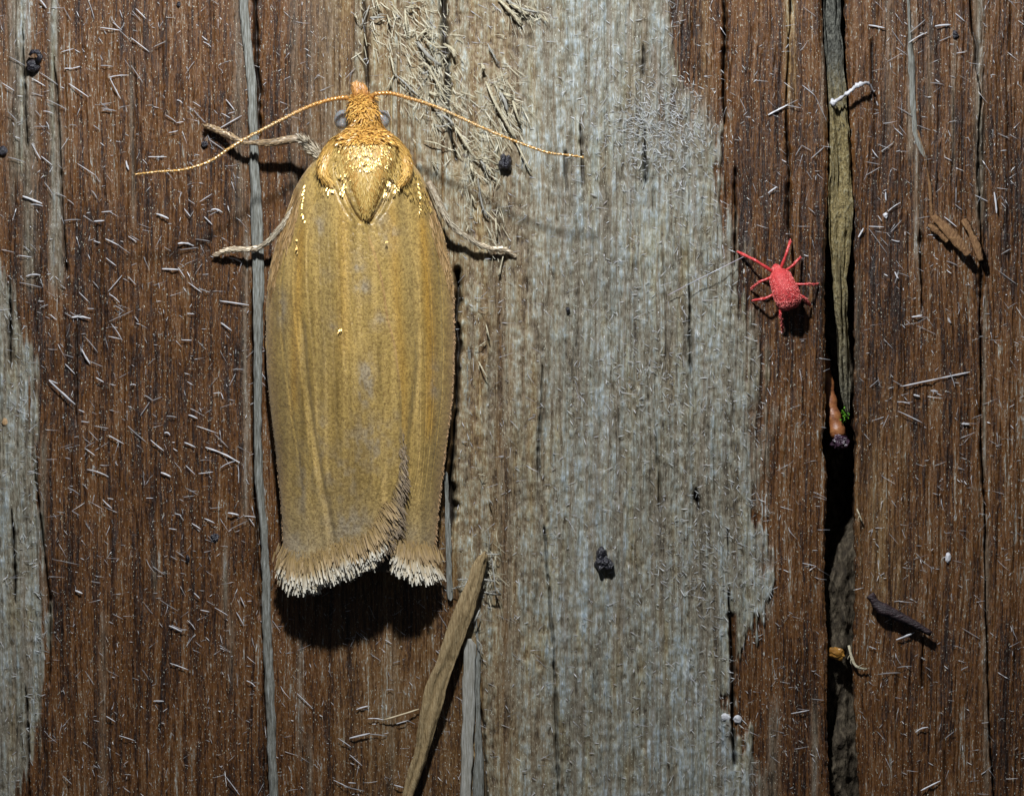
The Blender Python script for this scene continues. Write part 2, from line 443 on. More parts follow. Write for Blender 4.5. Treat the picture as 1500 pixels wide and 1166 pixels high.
def build_plank(name, side):
    if side == 'left':
        xs = np.concatenate([np.linspace(-11, -7.8, 36)[:-1], np.arange(-7.8, 4.58, .0105)])
    else:
        xs = np.concatenate([np.arange(5.0, 7.8, .0105), np.linspace(7.8, 11, 36)])
    X, Y = np.meshgrid(xs, ys)
    py = PY(Y)
    rough_e = (vnoise(py, py * 0 + 3, 9, 1, 8 if side == 'left' else 9) - .5) * .03 + (vnoise(py, py * 0 + 3, 3, 1, 18) - .5) * .012
    if side == 'left':
        e = (GL(py) - 750) / 100 + rough_e
        t = np.clip((X - 4.2) / (xs[-1] - 4.2), 0, 1)
        X = X + (e - xs[-1]) * t
        dist = e - X
    else:
        e = (GR(py) - 750) / 100 + rough_e
        t = np.clip((5.4 - X) / (5.4 - xs[0]), 0, 1)
        X = X + (e - xs[0]) * t
        dist = X - e
    Z, at = wood_fields(X, Y)
    Z = Z - .05 * np.exp(-(dist / .03) ** 2)
    SURF[side] = (xs, ys, X, Z)
    # wall down into the gap
    K = 9
    ez = Z[:, -1:] if side == 'left' else Z[:, :1]
    ex = X[:, -1:] if side == 'left' else X[:, :1]
    k = np.arange(1, K + 1)[None, :]
    Yw = np.repeat(ys[:, None], K, 1)
    Zw = ez - (k / K) ** 1.3 * 1.5
    s = 1 if side == 'left' else -1
    Xw = ex + s * ((vnoise(PY(Yw), Zw * 100, 12, 9, 77) - .5) * .05 - .004 * k)
    aw = {q: np.repeat(v[:, -1:] if side == 'left' else v[:, :1], K, 1) for q, v in at.items()}
    aw['weather'] = aw['weather'] * 0 + .05
    aw['streak'] = .15 + .5 * vnoise(PY(Yw), Zw * 100, 26, 5, 78)
    aw['pit'] = np.clip(aw['pit'] + .4, 0, .7)
    if side == 'left':
        X = np.hstack([X, Xw]); Yf = np.hstack([Y, Yw]); Z = np.hstack([Z, Zw]); at = {q: np.hstack([v, aw[q]]) for q, v in at.items()}
    else:
        X = np.hstack([Xw[:, ::-1], X]); Yf = np.hstack([Yw, Y]); Z = np.hstack([Zw[:, ::-1], Z]); at = {q: np.hstack([aw[q][:, ::-1], v]) for q, v in at.items()}
    o = link(name, grid_mesh(name, X, Yf, Z, at), M_wood)
    return o

plank_l = tag(build_plank('wood_plank', 'left'), 'broad weathered brown plank with a grey patch, left of the long gap', kind='structure')
plank_r = tag(build_plank('wood_plank', 'right'), 'brown weathered plank to the right of the long gap', kind='structure')

def hz(px, py):
    """height of the wood at a photo pixel"""
    x, y = (px - 750) / 100, (583 - py) / 100
    side = 'left' if px < 1212 else 'right'
    xs, yy, X, Z = SURF[side]
    j = int(np.clip(np.searchsorted(yy, y), 0, len(yy) - 1))
    i = int(np.clip(np.searchsorted(xs, x), 0, len(xs) - 1))
    return float(Z[j, i])

# dirt at the bottom of the gap
gx = np.linspace(1195, 1270, 40); gy = np.concatenate([np.linspace(-350, 0, 30)[:-1], np.linspace(0, 1166, 400), np.linspace(1170, 1500, 30)])
GX, GY = np.meshgrid(gx, gy)
gd = fpl([(-400, -.7), (0, -.55), (200, -.6), (600, -.8), (630, -1.45), (775, -1.45), (800, -.55), (830, -.30), (950, -.22), (985, -.28), (1020, -.45), (1050, -.4), (1090, -.24), (1500, -.24)])
GZ = gd(GY + (GX - 1230) * 1.0) + (fbm(GX, GY, 14, 22, 201) - .5) * .22 - smooth(1238, 1252, GX) * .12
tag(link('gap_bottom', grid_mesh('gap_bottom', (GX - 750) / 100, (583 - GY) / 100, GZ, {}), M_dirt), 'dark dirt at the bottom of the long gap between the planks', kind='structure')

# ---------------------------------------------------------------- generic builders
def tube(path, rad, n=8, flat=1.0, cap=True, rr=None):
    """path (m,3), rad (m,) -> V, F quads (ends closed to a point)"""
    P = np.array(path, float); m = len(P)
    R = np.broadcast_to(np.asarray(rad, float), (m,)).copy()
    T = np.gradient(P, axis=0); T /= np.linalg.norm(T, axis=1)[:, None] + 1e-9
    up = np.array([0, 0, 1.0])
    S = np.cross(T, up); ln = np.linalg.norm(S, axis=1)
    S[ln < 1e-4] = (1, 0, 0); S /= np.linalg.norm(S, axis=1)[:, None]
    U = np.cross(S, T)
    if cap:
        P = np.vstack([P[:1], P, P[-1:]]); S = np.vstack([S[:1], S, S[-1:]]); U = np.vstack([U[:1], U, U[-1:]]); R = np.concatenate([[1e-4], R, [1e-4]]); m += 2
    a = np.linspace(0, 2 * np.pi, n, endpoint=False)
    V = P[:, None] + R[:, None, None] * (np.cos(a)[None, :, None] * S[:, None] + flat * np.sin(a)[None, :, None] * U[:, None])
    if rr is not None: V = V + rr(m, n)[:, :, None] * (np.cos(a)[None, :, None] * S[:, None] + flat * np.sin(a)[None, :, None] * U[:, None])
    i = np.arange(m * n).reshape(m, n)
    j = np.roll(i, -1, 1)
    F = np.stack([i[:-1], i[1:], j[1:], j[:-1]], -1).reshape(-1, 4)
    return V.reshape(-1, 3), F

def join(parts):
    Vs, Fs, o = [], [], 0
    for V, F in parts:
        Vs.append(V); Fs.append(F + o); o += len(V)
    return np.vstack(Vs), np.vstack(Fs)

def ribbons(P, D, Nn, L, Wd, curl, tint, prof=((0, .45), (.35, .95), (.75, 1.0), (1, .3)), alng=None):
    """flat scales: base P, direction D, facing Nn"""
    P = np.asarray(P, float); n = len(P)
    D = D / (np.linalg.norm(D, axis=1)[:, None] + 1e-9)
    S = np.cross(D, Nn); S /= np.linalg.norm(S, axis=1)[:, None] + 1e-9
    U = np.cross(S, D)
    L = np.broadcast_to(L, (n,)); Wd = np.broadcast_to(Wd, (n,)); curl = np.broadcast_to(curl, (n,))
    rows = []
    for t, wv in prof:
        c = P + D * (L * t)[:, None] + U * (curl * L * t * t)[:, None]
        rows += [c - S * (Wd * wv / 2)[:, None], c + S * (Wd * wv / 2)[:, None]]
    k = len(prof)
    V = np.stack(rows, 1).reshape(-1, 3)
    base = (np.arange(n) * 2 * k)[:, None]
    q = np.array([[2 * i, 2 * i + 1, 2 * i + 3, 2 * i + 2] for i in range(k - 1)]).reshape(-1)
    F = (base + q[None]).reshape(-1, 4)
    al = np.tile(np.repeat([t for t, _ in prof], 2), n)
    ti = np.repeat(tint, 2 * k)
    return V, F, dict(along=al, tint=ti)

def ribbon_mesh(name, groups, mat):
    Vs, Fs, A, T, o = [], [], [], [], 0
    for V, F, at in groups:
        Vs.append(V); Fs.append(F + o); o += len(V); A.append(at['along']); T.append(at['tint'])
    me = fast_mesh(name, np.vstack(Vs), np.vstack(Fs), dict(along=np.concatenate(A), tint=np.concatenate(T)))
    me.materials.append(mat)
    return me

# ---------------------------------------------------------------- plank strands, splinters
def strip_between(name, rows, z, thick, mat, parent=None, nx=9, ny=160, seed=1, rough=.02, top=None):
    """rows: (y, xleft, xright) px; a rounded strip lying between two outlines"""
    r = np.array(rows, float)
    yy = np.linspace(r[0, 0], r[-1, 0], ny)
    # smooth interpolation
    s = spl(r, 400)
    s = s[np.argsort(s[:, 0])]
    xl = np.interp(yy, s[:, 0], s[:, 1]); xr = np.interp(yy, s[:, 0], s[:, 2])
    a = np.linspace(0, 2 * np.pi, 2 * nx, endpoint=False)
    ca, sa = -np.cos(a), np.sin(a)
    Y = np.repeat(yy[:, None], len(a), 1)
    t = (ca + 1) / 2
    nse = (streak(np.tile(a * 30, (ny, 1)), Y, 9, 120, seed) - .5) * 1.1 + (fbm(Y, np.tile(a * 30, (ny, 1)), 60, 30, seed) - .5) * .5
    e1 = (fbm(yy, yy * 0, 26, 1, seed + 3) - .5) * 5; e2 = (fbm(yy, yy * 0, 26, 1, seed + 4) - .5) * 5
    X = (xl + e1)[:, None] * (1 - t) + (xr + e2)[:, None] * t
    zz = (z(yy) if callable(z) else np.full(ny, z))
    fl = np.abs(sa) ** .6 * np.sign(sa)
    Z = zz[:, None] + thick * fl[None] * (1 + nse) + rough * (streak(np.tile(a * 60, (ny, 1)), Y, 7, 70, seed + 9) - .5) * 2
    taper = smooth(0, .02, np.linspace(0, 1, ny)) * smooth(1, .98, np.linspace(0, 1, ny)) * .7 + .3
    Xc = (xl + xr)[:, None] / 2
    X = Xc + (X - Xc) * taper[:, None]
    V = np.stack([(X - 750) / 100, (583 - Y) / 100, Z], -1)
    # cap ends
    V = np.concatenate([V[:1].mean(1, keepdims=True).repeat(len(a), 1), V, V[-1:].mean(1, keepdims=True).repeat(len(a), 1)], 0)
    m, n = V.shape[:2]
    i = np.arange(m * n).reshape(m, n); j = np.roll(i, -1, 1)
    F = np.stack([i[:-1], j[:-1], j[1:], i[1:]], -1).reshape(-1, 4)
    return link(name, fast_mesh(name, V.reshape(-1, 3), F), mat, parent)

strip_between('wood_strand', [(-300, 346, 362), (0, 351, 365), (60, 355, 368), (130, 362, 376), (200, 365, 379), (270, 366, 381), (390, 370, 387), (470, 371, 385), (550, 372, 384),
                              (640, 372, 384), (720, 375, 387), (790, 382, 393), (850, 384, 396), (930, 384, 398), (1000, 388, 402), (1080, 391, 404), (1166, 394, 407), (1450, 398, 410)],
              .035, .075, M_strand, plank_l, ny=420, seed=5, rough=.012)
strip_between('wood_strand', [(935, 679, 696), (960, 678, 697), (1020, 678, 696), (1080, 676, 694), (1166, 674, 690), (1400, 672, 686)], .06, .07, M_straw, plank_l, seed=8)
strip_between('wood_strand', [(900, 692, 699), (950, 697, 703), (1020, 696, 704), (1080, 696, 706), (1166, 692, 709), (1400, 690, 708)], .0, .06, M_strand, plank_l, seed=9)
strip_between('wood_strand', [(690, 650, 656), (740, 652, 658), (800, 653, 661), (870, 655, 664), (880, 658, 663)], .03, .04, M_strand, plank_l, seed=12)
strip_between('wood_strand', [(385, 678, 684), (420, 680, 692), (470, 681, 697), (520, 684, 697), (600, 680, 688), (640, 678, 682)], .0, .035, M_strand, plank_l, seed=14)
strip_between('wood_strand', [(-200, 1326, 1334), (0, 1329, 1334), (100, 1331, 1339), (180, 1336, 1343), (215, 1344, 1352), (235, 1356, 1360)], .0, .028, M_strand, plank_r, seed=15, ny=90)
strip_between('wood_strand', [(190, 1341, 1344), (235, 1354, 1358), (290, 1361, 1365), (320, 1363, 1366)], .01, .02, M_frag, plank_r, seed=16, ny=60)

def splinter(pts, wpx, mat, parent, z0=.03, arch=.12, fl=.45, n=9, name='splinter', seed=0, fray=0):
    """pts in photo px"""
    c = spl([(p[0], p[1]) for p in pts], n)
    t = np.linspace(0, 1, n)
    r = np.random.default_rng(seed + int(pts[0][0] * 7 + pts[0][1]))
    zz = np.array([hz(a, b) for a, b in c])
    zz = np.maximum(zz, np.median(zz) - .03) + z0 + arch * np.sin(np.pi * np.clip(t * .8 + .1 * r.random(), 0, 1)) * (0.6 + .4 * r.random())
    P = np.stack([(c[:, 0] - 750) / 100, (583 - c[:, 1]) / 100, zz], -1)
    rad = wpx / 200 * (.55 + .45 * np.sin(np.pi * (.15 + .75 * t))) * (1 + .25 * (r.random(n) - .5))
    parts = [tube(P, rad, 7, fl, rr=lambda m, k: (r.random((1, k)) - .5) * wpx / 260 + (r.random((m, k)) - .5) * wpx / 900)]
    for q in range(fray):
        i = r.integers(1, n - 2)
        d = (P[i + 1] - P[i]); d /= np.linalg.norm(d); s = np.array([-d[1], d[0], 0]) * r.choice([-1, 1])
        b = P[i] + s * rad[i] * .6
        e = b + d * r.uniform(.04, .16) + s * r.uniform(.0, .07) + np.array([0, 0, r.uniform(-.02, .05)])
        mid = (b + e) / 2 + s * .015
        parts.append(tube(spl([b, mid, e], 4), np.linspace(.007, .002, 4), 4))
    V, F = join(parts)
    return link(name, fast_mesh(name, V, F), mat, parent)

def C5(*p):   # crop [500,0] scale 4.483
    return [(500 + a / 4.483, b / 4.483) for a, b in p]
SPL = [
    (C5((185, 40), (160, 110), (130, 180)), 2.2), (C5((130, 180), (90, 90)), 1.6), (C5((150, 220), (170, 310)), 1.8), (C5((230, 0), (255, 75)), 2.5),
    (C5((185, 125), (285, 120)), 3), (C5((420, 60), (425, 150), (440, 240)), 3.2), (C5((440, 30), (500, 15), (560, 10)), 2), (C5((490, 270), (560, 190)), 3),
    (C5((500, 280), (570, 370), (660, 440)), 5), (C5((540, 260), (650, 340)), 3), (C5((320, 350), (350, 500)), 2.6), (C5((350, 490), (290, 610)), 2),
    (C5((350, 490), (430, 560), (515, 645)), 3), (C5((380, 500), (460, 560), (530, 640)), 2), (C5((510, 440), (560, 430), (640, 570), (700, 700)), 3.4),
    (C5((640, 540), (720, 600)), 2), (C5((525, 490), (570, 480)), 3), (C5((575, 610), (640, 640)), 4), (C5((590, 650), (605, 705)), 5),
    (C5((740, 830), (800, 920), (880, 1050)), 5), (C5((610, 820), (660, 835), (720, 810)), 2), (C5((545, 930), (620, 945), (700, 980)), 2),
    (C5((950, 540), (1010, 680), (1080, 800), (1150, 930)), 4.5), (C5((1140, 920), (1200, 1040), (1250, 1130)), 2.5), (C5((960, 290), (1030, 430)), 2.5),
    (C5((920, 420), (940, 470)), 4), (C5((960, 545), (1020, 520), (1100, 490)), 1.6), (C5((1000, 560), (1060, 560), (1110, 590)), 1.6),
    (C5((1080, 0), (1140, 40), (1200, 70), (1300, 90)), 4), (C5((1100, 20), (1160, 60), (1230, 105)), 3.5), (C5((1030, 0), (1110, 80), (1190, 170)), 4),
    (C5((670, 290), (730, 330), (745, 390)), 4), (C5((1040, 610), (1070, 660), (1090, 740)), 5), (C5((1120, 640), (1140, 720), (1180, 830)), 4), (C5((1060, 620), (1130, 650)), 5),
    (C5((850, 1070), (870, 1166)), 3), (C5((900, 1040), (960, 1120)), 4), (C5((930, 1060), (1010, 1166)), 3), (C5((880, 1050), (950, 1050), (1030, 1090)), 4),
    (C5((600, 1060), (640, 1120)), 2), (C5((620, 740), (700, 780), (740, 830)), 3), (C5((420, 50), (480, 60)), 3), (C5((300, 100), (330, 190)), 2.5), (C5((560, 240), (620, 230)), 3),
    ([(700, 262), (706, 300), (715, 320)], 3), ([(690, 285), (698, 300)], 3), ([(726, 320), (728, 350)], 2.4), ([(738, 372), (730, 405)], 2.4), ([(700, 452), (716, 451)], 1.6),
    ([(712, 475), (718, 500)], 2), ([(701, 530), (715, 556)], 2), ([(696, 512), (712, 500)], 1.4), ([(716, 730), (720, 740)], 2), ([(700, 694), (712, 697)], 1.6),
    ([(1255, 745), (1263, 765)], 2.2),
]
for k, (p, wv) in enumerate(SPL):
    splinter(p, wv, M_splinter_pale if k % 4 else M_straw, plank_l if p[0][0] < 1212 else plank_r, fray=3 if wv > 2.4 else 1, arch=.06 + .02 * wv, seed=k)

# grey nap and small fuzz on the weathered wood + tiny dust (uncountable)
def fuzz(name, n, gen, mat, lab, lr, wr):
    r = np.random.default_rng(hash(name) % 1000 if False else len(name) * 31)
    P, D, L, Wd = [], [], [], []
    tries = 0
    while len(P) < n and tries < n * 8:
        tries += 1
        q = gen(r)
        if q is None: continue
        x, y = q
        a = r.normal(-.5, .75) if r.random() < .6 else r.uniform(-math.pi, math.pi)
        P.append(W(x, y, hz(x, y) + r.uniform(.003, .02)))
        D.append((math.cos(a), math.sin(a), r.uniform(-.05, .25)))
        L.append(r.uniform(*lr)); Wd.append(r.uniform(*wr))
    n = len(P)
    V, F, at = ribbons(np.array(P), np.array(D), np.tile([0, 0, 1.0], (n, 1)) + r.normal(0, .3, (n, 3)), np.array(L), np.array(Wd), r.normal(0, .35, n), r.random(n), prof=((0, .6), (.5, 1), (1, .3)))
    o = link(name, fast_mesh(name, V, F, at), mat)
    tag(o, lab, None, None, 'stuff')
    return o
M_fuzz = hair_mat('fuzz_pale', (.30, .31, .30), (.42, .43, .44), (.16, .155, .14), .5, .4)
M_fuzzb = hair_mat('fuzz_brown_area', (.28, .27, .27), (.42, .42, .44), (.16, .13, .11), .45, .5)

def gen_grey(r):
    c = r.random()
    if c < .28:
        y = r.uniform(-20, 1190); x = grey_r(y) - abs(r.normal(0, 80)) + 5
    elif c < .6:
        x, y = r.normal(960, 45), r.normal(190, 35)
    elif c < .68:
        x, y = r.normal(935, 60), r.normal(560, 40)
    elif c < .76:
        x, y = r.normal(1030, 45), r.normal(820, 40)
    elif c < .88:
        y = r.uniform(400, 1190); x = left_r(y) - abs(r.normal(0, 25))
    else:
        x, y = r.uniform(640, 1100), r.uniform(-20, 1190)
    return (x, y) if -60 < x < 1200 else None
fuzz('wood_fuzz', 3000, gen_grey, M_fuzz, 'pale fuzzy nap of loosened fibres on the grey weathered wood', (.03, .11), (.007, .012))
def gen_all(r):
    x, y = r.uniform(-30, 1530), r.uniform(-30, 1200)
    if 1203 < x < 1262: return None
    if 385 < x < 670 and 200 < y < 870: return None
    return x, y
fuzz('wood_dust', 3600, gen_all, M_fuzzb, 'tiny pale dust and fibre bits scattered all over the planks', (.02, .09), (.007, .014))

M_fluff = hair_mat('straw_fluff', (.40, .36, .25), (.54, .51, .40), (.28, .24, .15), .5, .4)
M_fluff.node_tree.nodes['Principled BSDF'].inputs['Alpha'].default_value = .8
def fluff():
    r = np.random.default_rng(99)
    P, D, L, Wd = [], [], [], []
    for cx, cy, sx, sy, n in ((600, 30, 30, 30, 110), (625, 90, 22, 40, 170), (650, 150, 22, 30, 130), (685, 215, 18, 25, 100), (705, 265, 14, 30, 90), (738, 160, 14, 32, 170), (765, 15, 16, 10, 50), (715, 830, 10, 22, 70), (720, 330, 10, 30, 30), (545, 40, 14, 25, 30)):
        for _ in range(n):
            x, y = r.normal(cx, sx), max(-20, r.normal(cy, sy))
            a = math.radians(r.normal(-58, 26) if r.random() < .75 else r.uniform(-180, 180))
            P.append(W(x, y, hz(x, y) + r.uniform(.01, .09))); D.append((math.cos(a), math.sin(a), r.uniform(-.1, .2)))
            L.append(r.uniform(.06, .26)); Wd.append(r.uniform(.006, .018))
    n = len(P)
    V, F, at = ribbons(np.array(P), np.array(D), np.tile([0, 0, 1.0], (n, 1)) + r.normal(0, .3, (n, 3)), np.array(L), np.array(Wd), r.normal(0, .3, n), r.random(n), prof=((0, .6), (.5, 1), (1, .3)))
    tag(link('straw_fluff', fast_mesh('straw_fluff', V, F, at), M_fluff), 'straw coloured fluff of torn wood fibres above and right of the moth head', None, None, 'stuff')
fluff()
M_fine = hair_mat('fine_hair', (.40, .40, .42), (.55, .55, .58), (.25, .25, .26), .4, .6)
M_fine.node_tree.nodes['Principled BSDF'].inputs['Alpha'].default_value = .55
fuzz('fine_hair', 1500, gen_all, M_fine, 'fine translucent hairs strewn over both planks', (.08, .24), (.005, .009))
# pale lumps of grit
lumps = []
def rock(px, py, rx, ry, rz, seed, z=None, sub=2, rough=.25):
    import bmesh
    bm = bmesh.new()
    bmesh.ops.create_icosphere(bm, subdivisions=sub, radius=1)
    r = random.Random(seed)
    from mathutils import noise as mn
    for v in bm.verts:
        n = mn.noise(v.co * 1.3 + Vector((seed * 3.1, 0, 0))) + .5 * mn.noise(v.co * 3.1 + Vector((seed, 5, 0))) + .3 * r.uniform(-1, 1) * .5
        v.co *= 1 + rough * n * 1.6
        v.co.x *= rx / 100; v.co.y *= ry / 100; v.co.z *= rz / 100
    me = bpy.data.meshes.new('rock'); bm.to_mesh(me); bm.free()
    me.name = 'grain'
    return me

def place_rock(name, px, py, rx, ry, rz, seed, mat, label, cat, group=None, parent=None, sub=2, rough=.25, lift=.6):
    o = link(name, rock(px, py, rx, ry, rz, seed, sub=sub, rough=rough), mat, parent)
    o.location = W(px, py, hz(px, py) + rz / 100 * lift)
    if label: tag(o, label, cat, group)
    return o

place_rock('black_grain', 740, 239, 9.5, 12, 11, 3, M_grain, 'lumpy black grain on the grey wood, below the right antenna', 'grain', sub=3, rough=.3)
g2 = place_rock('black_grain', 885, 826, 12, 10, 9, 5, M_grain, 'largest black grain with two lobes, alone on the grey wood at lower centre', 'grain', sub=3, rough=.3)
gl = place_rock('lobe', 881, 812, 8, 11, 8, 6, M_grain, None, None, sub=3, rough=.25)
gl.parent = g2; gl.matrix_parent_inverse = Matrix.Translation(g2.location).inverted()
g3 = place_rock('black_grain', 49, 97, 10, 9.5, 10, 8, M_grain, 'glossy round black grain with curled tip, near the top left corner', 'grain', sub=3, rough=.12)
tp = link('curled_tip', fast_mesh('tip', *tube(np.array([W(56, 92, .12), W(60, 84, .16), W(56, 77, .17), W(48, 77, .15), W(44, 82, .13)]) - np.array(g3.location), [.05, .045, .04, .035, .02], 7)), M_grain, g3)
place_rock('black_grain', 5, 221, 7, 7, 6, 9, M_grain, 'small black grain cut by the left edge of the photo', 'grain')
place_rock('black_grain', 300, 211, 5, 4, 4, 10, M_grain, 'small dark grain beside the tip of the left front leg', 'grain')
place_rock('black_grain', 832, 454, 3.2, 5, 4, 11, M_grain, 'tiny black grain on the grey wood, right of the moth wing', 'grain')
place_rock('black_grain', 275, 818, 3, 5.5, 4, 12, M_grain, 'tiny black grain on brown wood left of the pale strand near the wing tips', 'grain')
place_rock('black_grain', 314, 787, 6, 5, 3, 13, M_grain, 'flat dark crumb on brown wood, left of the moth tail', 'grain', rough=.5)
place_rock('black_grain', 1399, 51, 4.5, 5.5, 4, 14, M_grain, 'small black grain between short white fibres at the top right', 'grain')
place_rock('black_grain', 262, 7, 3, 4, 3, 15, M_grain, 'tiny dark grain at the top edge left of the pale strand', 'grain')
place_rock('orange_crumb', 7, 618, 4, 5.5, 1.2, 16, simple('orange_crumb', (.28, .17, .08), (.38, .25, .13)), 'orange crumb on the grey wood at the left edge', 'crumb')
place_rock('white_crumb', 1389, 817, 4.5, 8, 3, 17, M_white, 'oblong white crumb on the right plank above the dark stick', 'crumb', sub=2, rough=.15)
place_rock('white_crumb', 1062, 1050, 8, 6, 2, 18, M_white, 'left white crumb of the pair astride the dark crack at lower right centre', 'crumb')
place_rock('white_crumb', 1080, 1053, 6, 6, 2.4, 19, M_white, 'right white crumb of the pair astride the dark crack, rounder', 'crumb')
place_rock('white_crumb', 1297, 316, 3.5, 4, 3, 20, M_white, 'small round white crumb below an upright white flake, right of the gap', 'crumb')

# ---------------------------------------------------------------- things in the gap
zz = fpl([(-400, -.2), (0, -.22), (150, -.16), (300, -.14), (420, -.2), (520, -.28), (610, -.36)])
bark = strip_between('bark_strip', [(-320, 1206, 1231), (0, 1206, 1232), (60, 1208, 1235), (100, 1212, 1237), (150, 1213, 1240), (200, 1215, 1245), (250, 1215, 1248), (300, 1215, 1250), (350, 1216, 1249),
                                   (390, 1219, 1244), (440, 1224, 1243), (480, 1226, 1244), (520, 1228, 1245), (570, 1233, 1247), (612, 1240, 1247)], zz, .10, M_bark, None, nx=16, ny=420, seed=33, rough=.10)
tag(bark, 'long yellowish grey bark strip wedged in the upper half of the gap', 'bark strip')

P = np.array([W(1209, 520, -.55), W(1214, 560, -.38), (W(1218, 590, -.32)), W(1224, 617, -.28), W(1230, 640, -.25)])
c = spl(P, 24)
tt = np.linspace(0, 1, 24)
larva = link('larva', fast_mesh('larva', *tube(c, .075 + .045 * tt + .012 * np.sin(tt * 30), 12, .9)), M_larva)  # this ringed body stands for what is probably an insect larva
tag(larva, 'rust brown ringed twig with dark knob end, midway down the gap', 'larva')
kn = link('knob', rock(0, 0, 13, 10, 10, 41, sub=3, rough=.3), M_larvahead, larva); kn.location = W(1231, 648, -.2)

ms = []
r_ = random.Random(4)
n = 60
Pm = np.array([W(1238 + r_.gauss(0, 2.2), 608 + r_.gauss(0, 5), -.16 + r_.uniform(-.04, .04)) for _ in range(n)])
Dm = np.array([(r_.gauss(0, .6), r_.gauss(0, .6), .8) for _ in range(n)])
V, F, at = ribbons(Pm, Dm, RNG.normal(0, 1, (n, 3)), .030, .022, .3, RNG.random(n))
tag(link('moss_tuft', fast_mesh('moss_tuft', V, F, at), M_moss, None), 'tiny bright green moss tuft beside the rust brown twig in the gap', 'moss', None, 'stuff')

fl = place_rock('amber_flake', 1226, 958, 14, 9, 5, 44, M_amber, 'amber coloured flake lying across the lower part of the gap', 'flake', sub=3)
fl.location = W(1225, 957, -.13)
fl.rotation_euler = (0, 0, -.35)
tag(splinter([(1243, 945), (1247, 963), (1254, 976), (1270, 980)], 4, M_splinter_pale, None, name='peeled_fibre', z0=.05, arch=.05, fray=3), 'pale curved peeled fibre at the right rim of the gap beside the amber flake', 'fibre')

c = spl([(1216, 152), (1224, 149), (1239, 139), (1252, 129), (1262, 124), (1272, 124), (1280, 135)], 40)
zc = fpl([(1216, .02), (1240, .22), (1262, .26), (1280, .06)])
P = np.stack([(c[:, 0] - 750) / 100, (583 - c[:, 1]) / 100, zc(c[:, 0])], -1)
rr = np.random.default_rng(5)
rad = np.interp(np.linspace(0, 1, 40), [0, .1, .2, .35, .6, .8, 1], [.03, .055, .02, .03, .036, .026, .008]) * (1 + .35 * rr.normal(0, 1, 40).clip(-1.2, 1.2))
tag(link('lint_curl', fast_mesh('lint_curl', *tube(P, rad, 8, .8, rr=lambda m, k: rr.normal(0, .006, (m, k)))), M_white), 'lumpy white curl of lint bridging the gap near the top', 'lint')

# ---------------------------------------------------------------- loose splinters
def C7(x, y): return (560 + x / 3.02, 780 + y / 3.02)
Lf = [(440, 85), (400, 130), (370, 230), (320, 330), (270, 460), (230, 600), (190, 680), (165, 790), (150, 930), (110, 1080), (90, 1166), (40, 1400)]
Rt = [(470, 95), (455, 180), (420, 310), (370, 450), (330, 560), (290, 670), (250, 820), (210, 960), (170, 1080), (140, 1166), (100, 1400)]
lf = np.array([C7(*p) for p in Lf]); rt = np.array([C7(*p) for p in Rt])
yy = np.array([807, 815, 830, 850, 880, 910, 940, 970, 1000, 1030, 1060, 1090, 1120, 1166, 1230])
rows = [(y, np.interp(y, lf[:, 1], lf[:, 0]), np.interp(y, rt[:, 1], rt[:, 0])) for y in yy]
ls = strip_between('long_splinter', rows, fpl([(800, .16), (900, .2), (1040, .22), (1240, .12)]), .085, M_splinter_tan, None, nx=12, ny=240, seed=51, rough=.035)
tag(ls, 'long tan wood splinter slanting from below the right wing tip to the bottom edge', 'splinter')
for p, wv in [([C7(440, 205), C7(500, 215)], 3), ([C7(330, 205), C7(385, 208)], 2.4), ([C7(305, 250), C7(365, 232)], 2.2), ([C7(480, 85), C7(495, 200), C7(500, 265)], 1.8),
              ([C7(450, 262), C7(525, 275)], 3), ([C7(430, 95), C7(520, 95)], 2.2), ([C7(470, 90), C7(478, 0)], 1.6), ([C7(500, 240), C7(525, 275)], 2.4), ([C7(418, 470), C7(440, 500), C7(425, 520)], 2), ([C7(405, 400), C7(430, 340)], 2.5)]:
    splinter(p, wv, M_straw, plank_l, fray=2, arch=.08, z0=.1)

def chunk(name, outline, z, h, mat, label, cat, seed):
    """irregular chip from a px centre line [(x,y,w)...]"""
    o_ = np.array(outline, float); n = 26
    s = spl(o_, n)
    r = np.random.default_rng(seed)
    P = np.stack([(s[:, 0] - 750) / 100, (583 - s[:, 1]) / 100, np.linspace(z[0], z[1], n)], -1)
    nn = np.interp(np.arange(n), np.arange(0, n + 4, 4), r.normal(0, 1, len(np.arange(0, n + 4, 4))))
    R = s[:, 2] / 200 * (1 + .16 * nn.clip(-1.4, 1.4))
    V, F = tube(P, R, 12, h, rr=lambda m, k: r.normal(0, .013, (1, k)) + r.normal(0, .004, (m, k)))
    return tag(link(name, fast_mesh(name, V, F), mat), label, cat)
chunk('dark_stick', [(1275, 869, 9), (1288, 886, 16), (1312, 898, 15), (1338, 911, 10), (1364, 926, 7)], (.16, .13), .7, M_stick, 'dark purplish brown stick lying aslant on the right plank, right of the gap', 'stick', 3)
chunk('bark_fragment', [(1359, 330, 7), (1372, 340, 9), (1387, 355, 8)], (.10, .14), .6, M_frag, 'shortest and leftmost of the three brown fragments on the right plank', 'fragment', 4)
chunk('bark_fragment', [(1366, 317, 9), (1385, 336, 12), (1404, 357, 12), (1418, 374, 8)], (.10, .24), .6, M_frag, 'longest, middle one of the three brown fragments on the right plank', 'fragment', 5)
chunk('bark_fragment', [(1411, 322, 7), (1422, 342, 9), (1430, 362, 10), (1436, 382, 6)], (.06, .2), .6, M_frag, 'rightmost of the three brown fragments, beside the grey crack', 'fragment', 6)

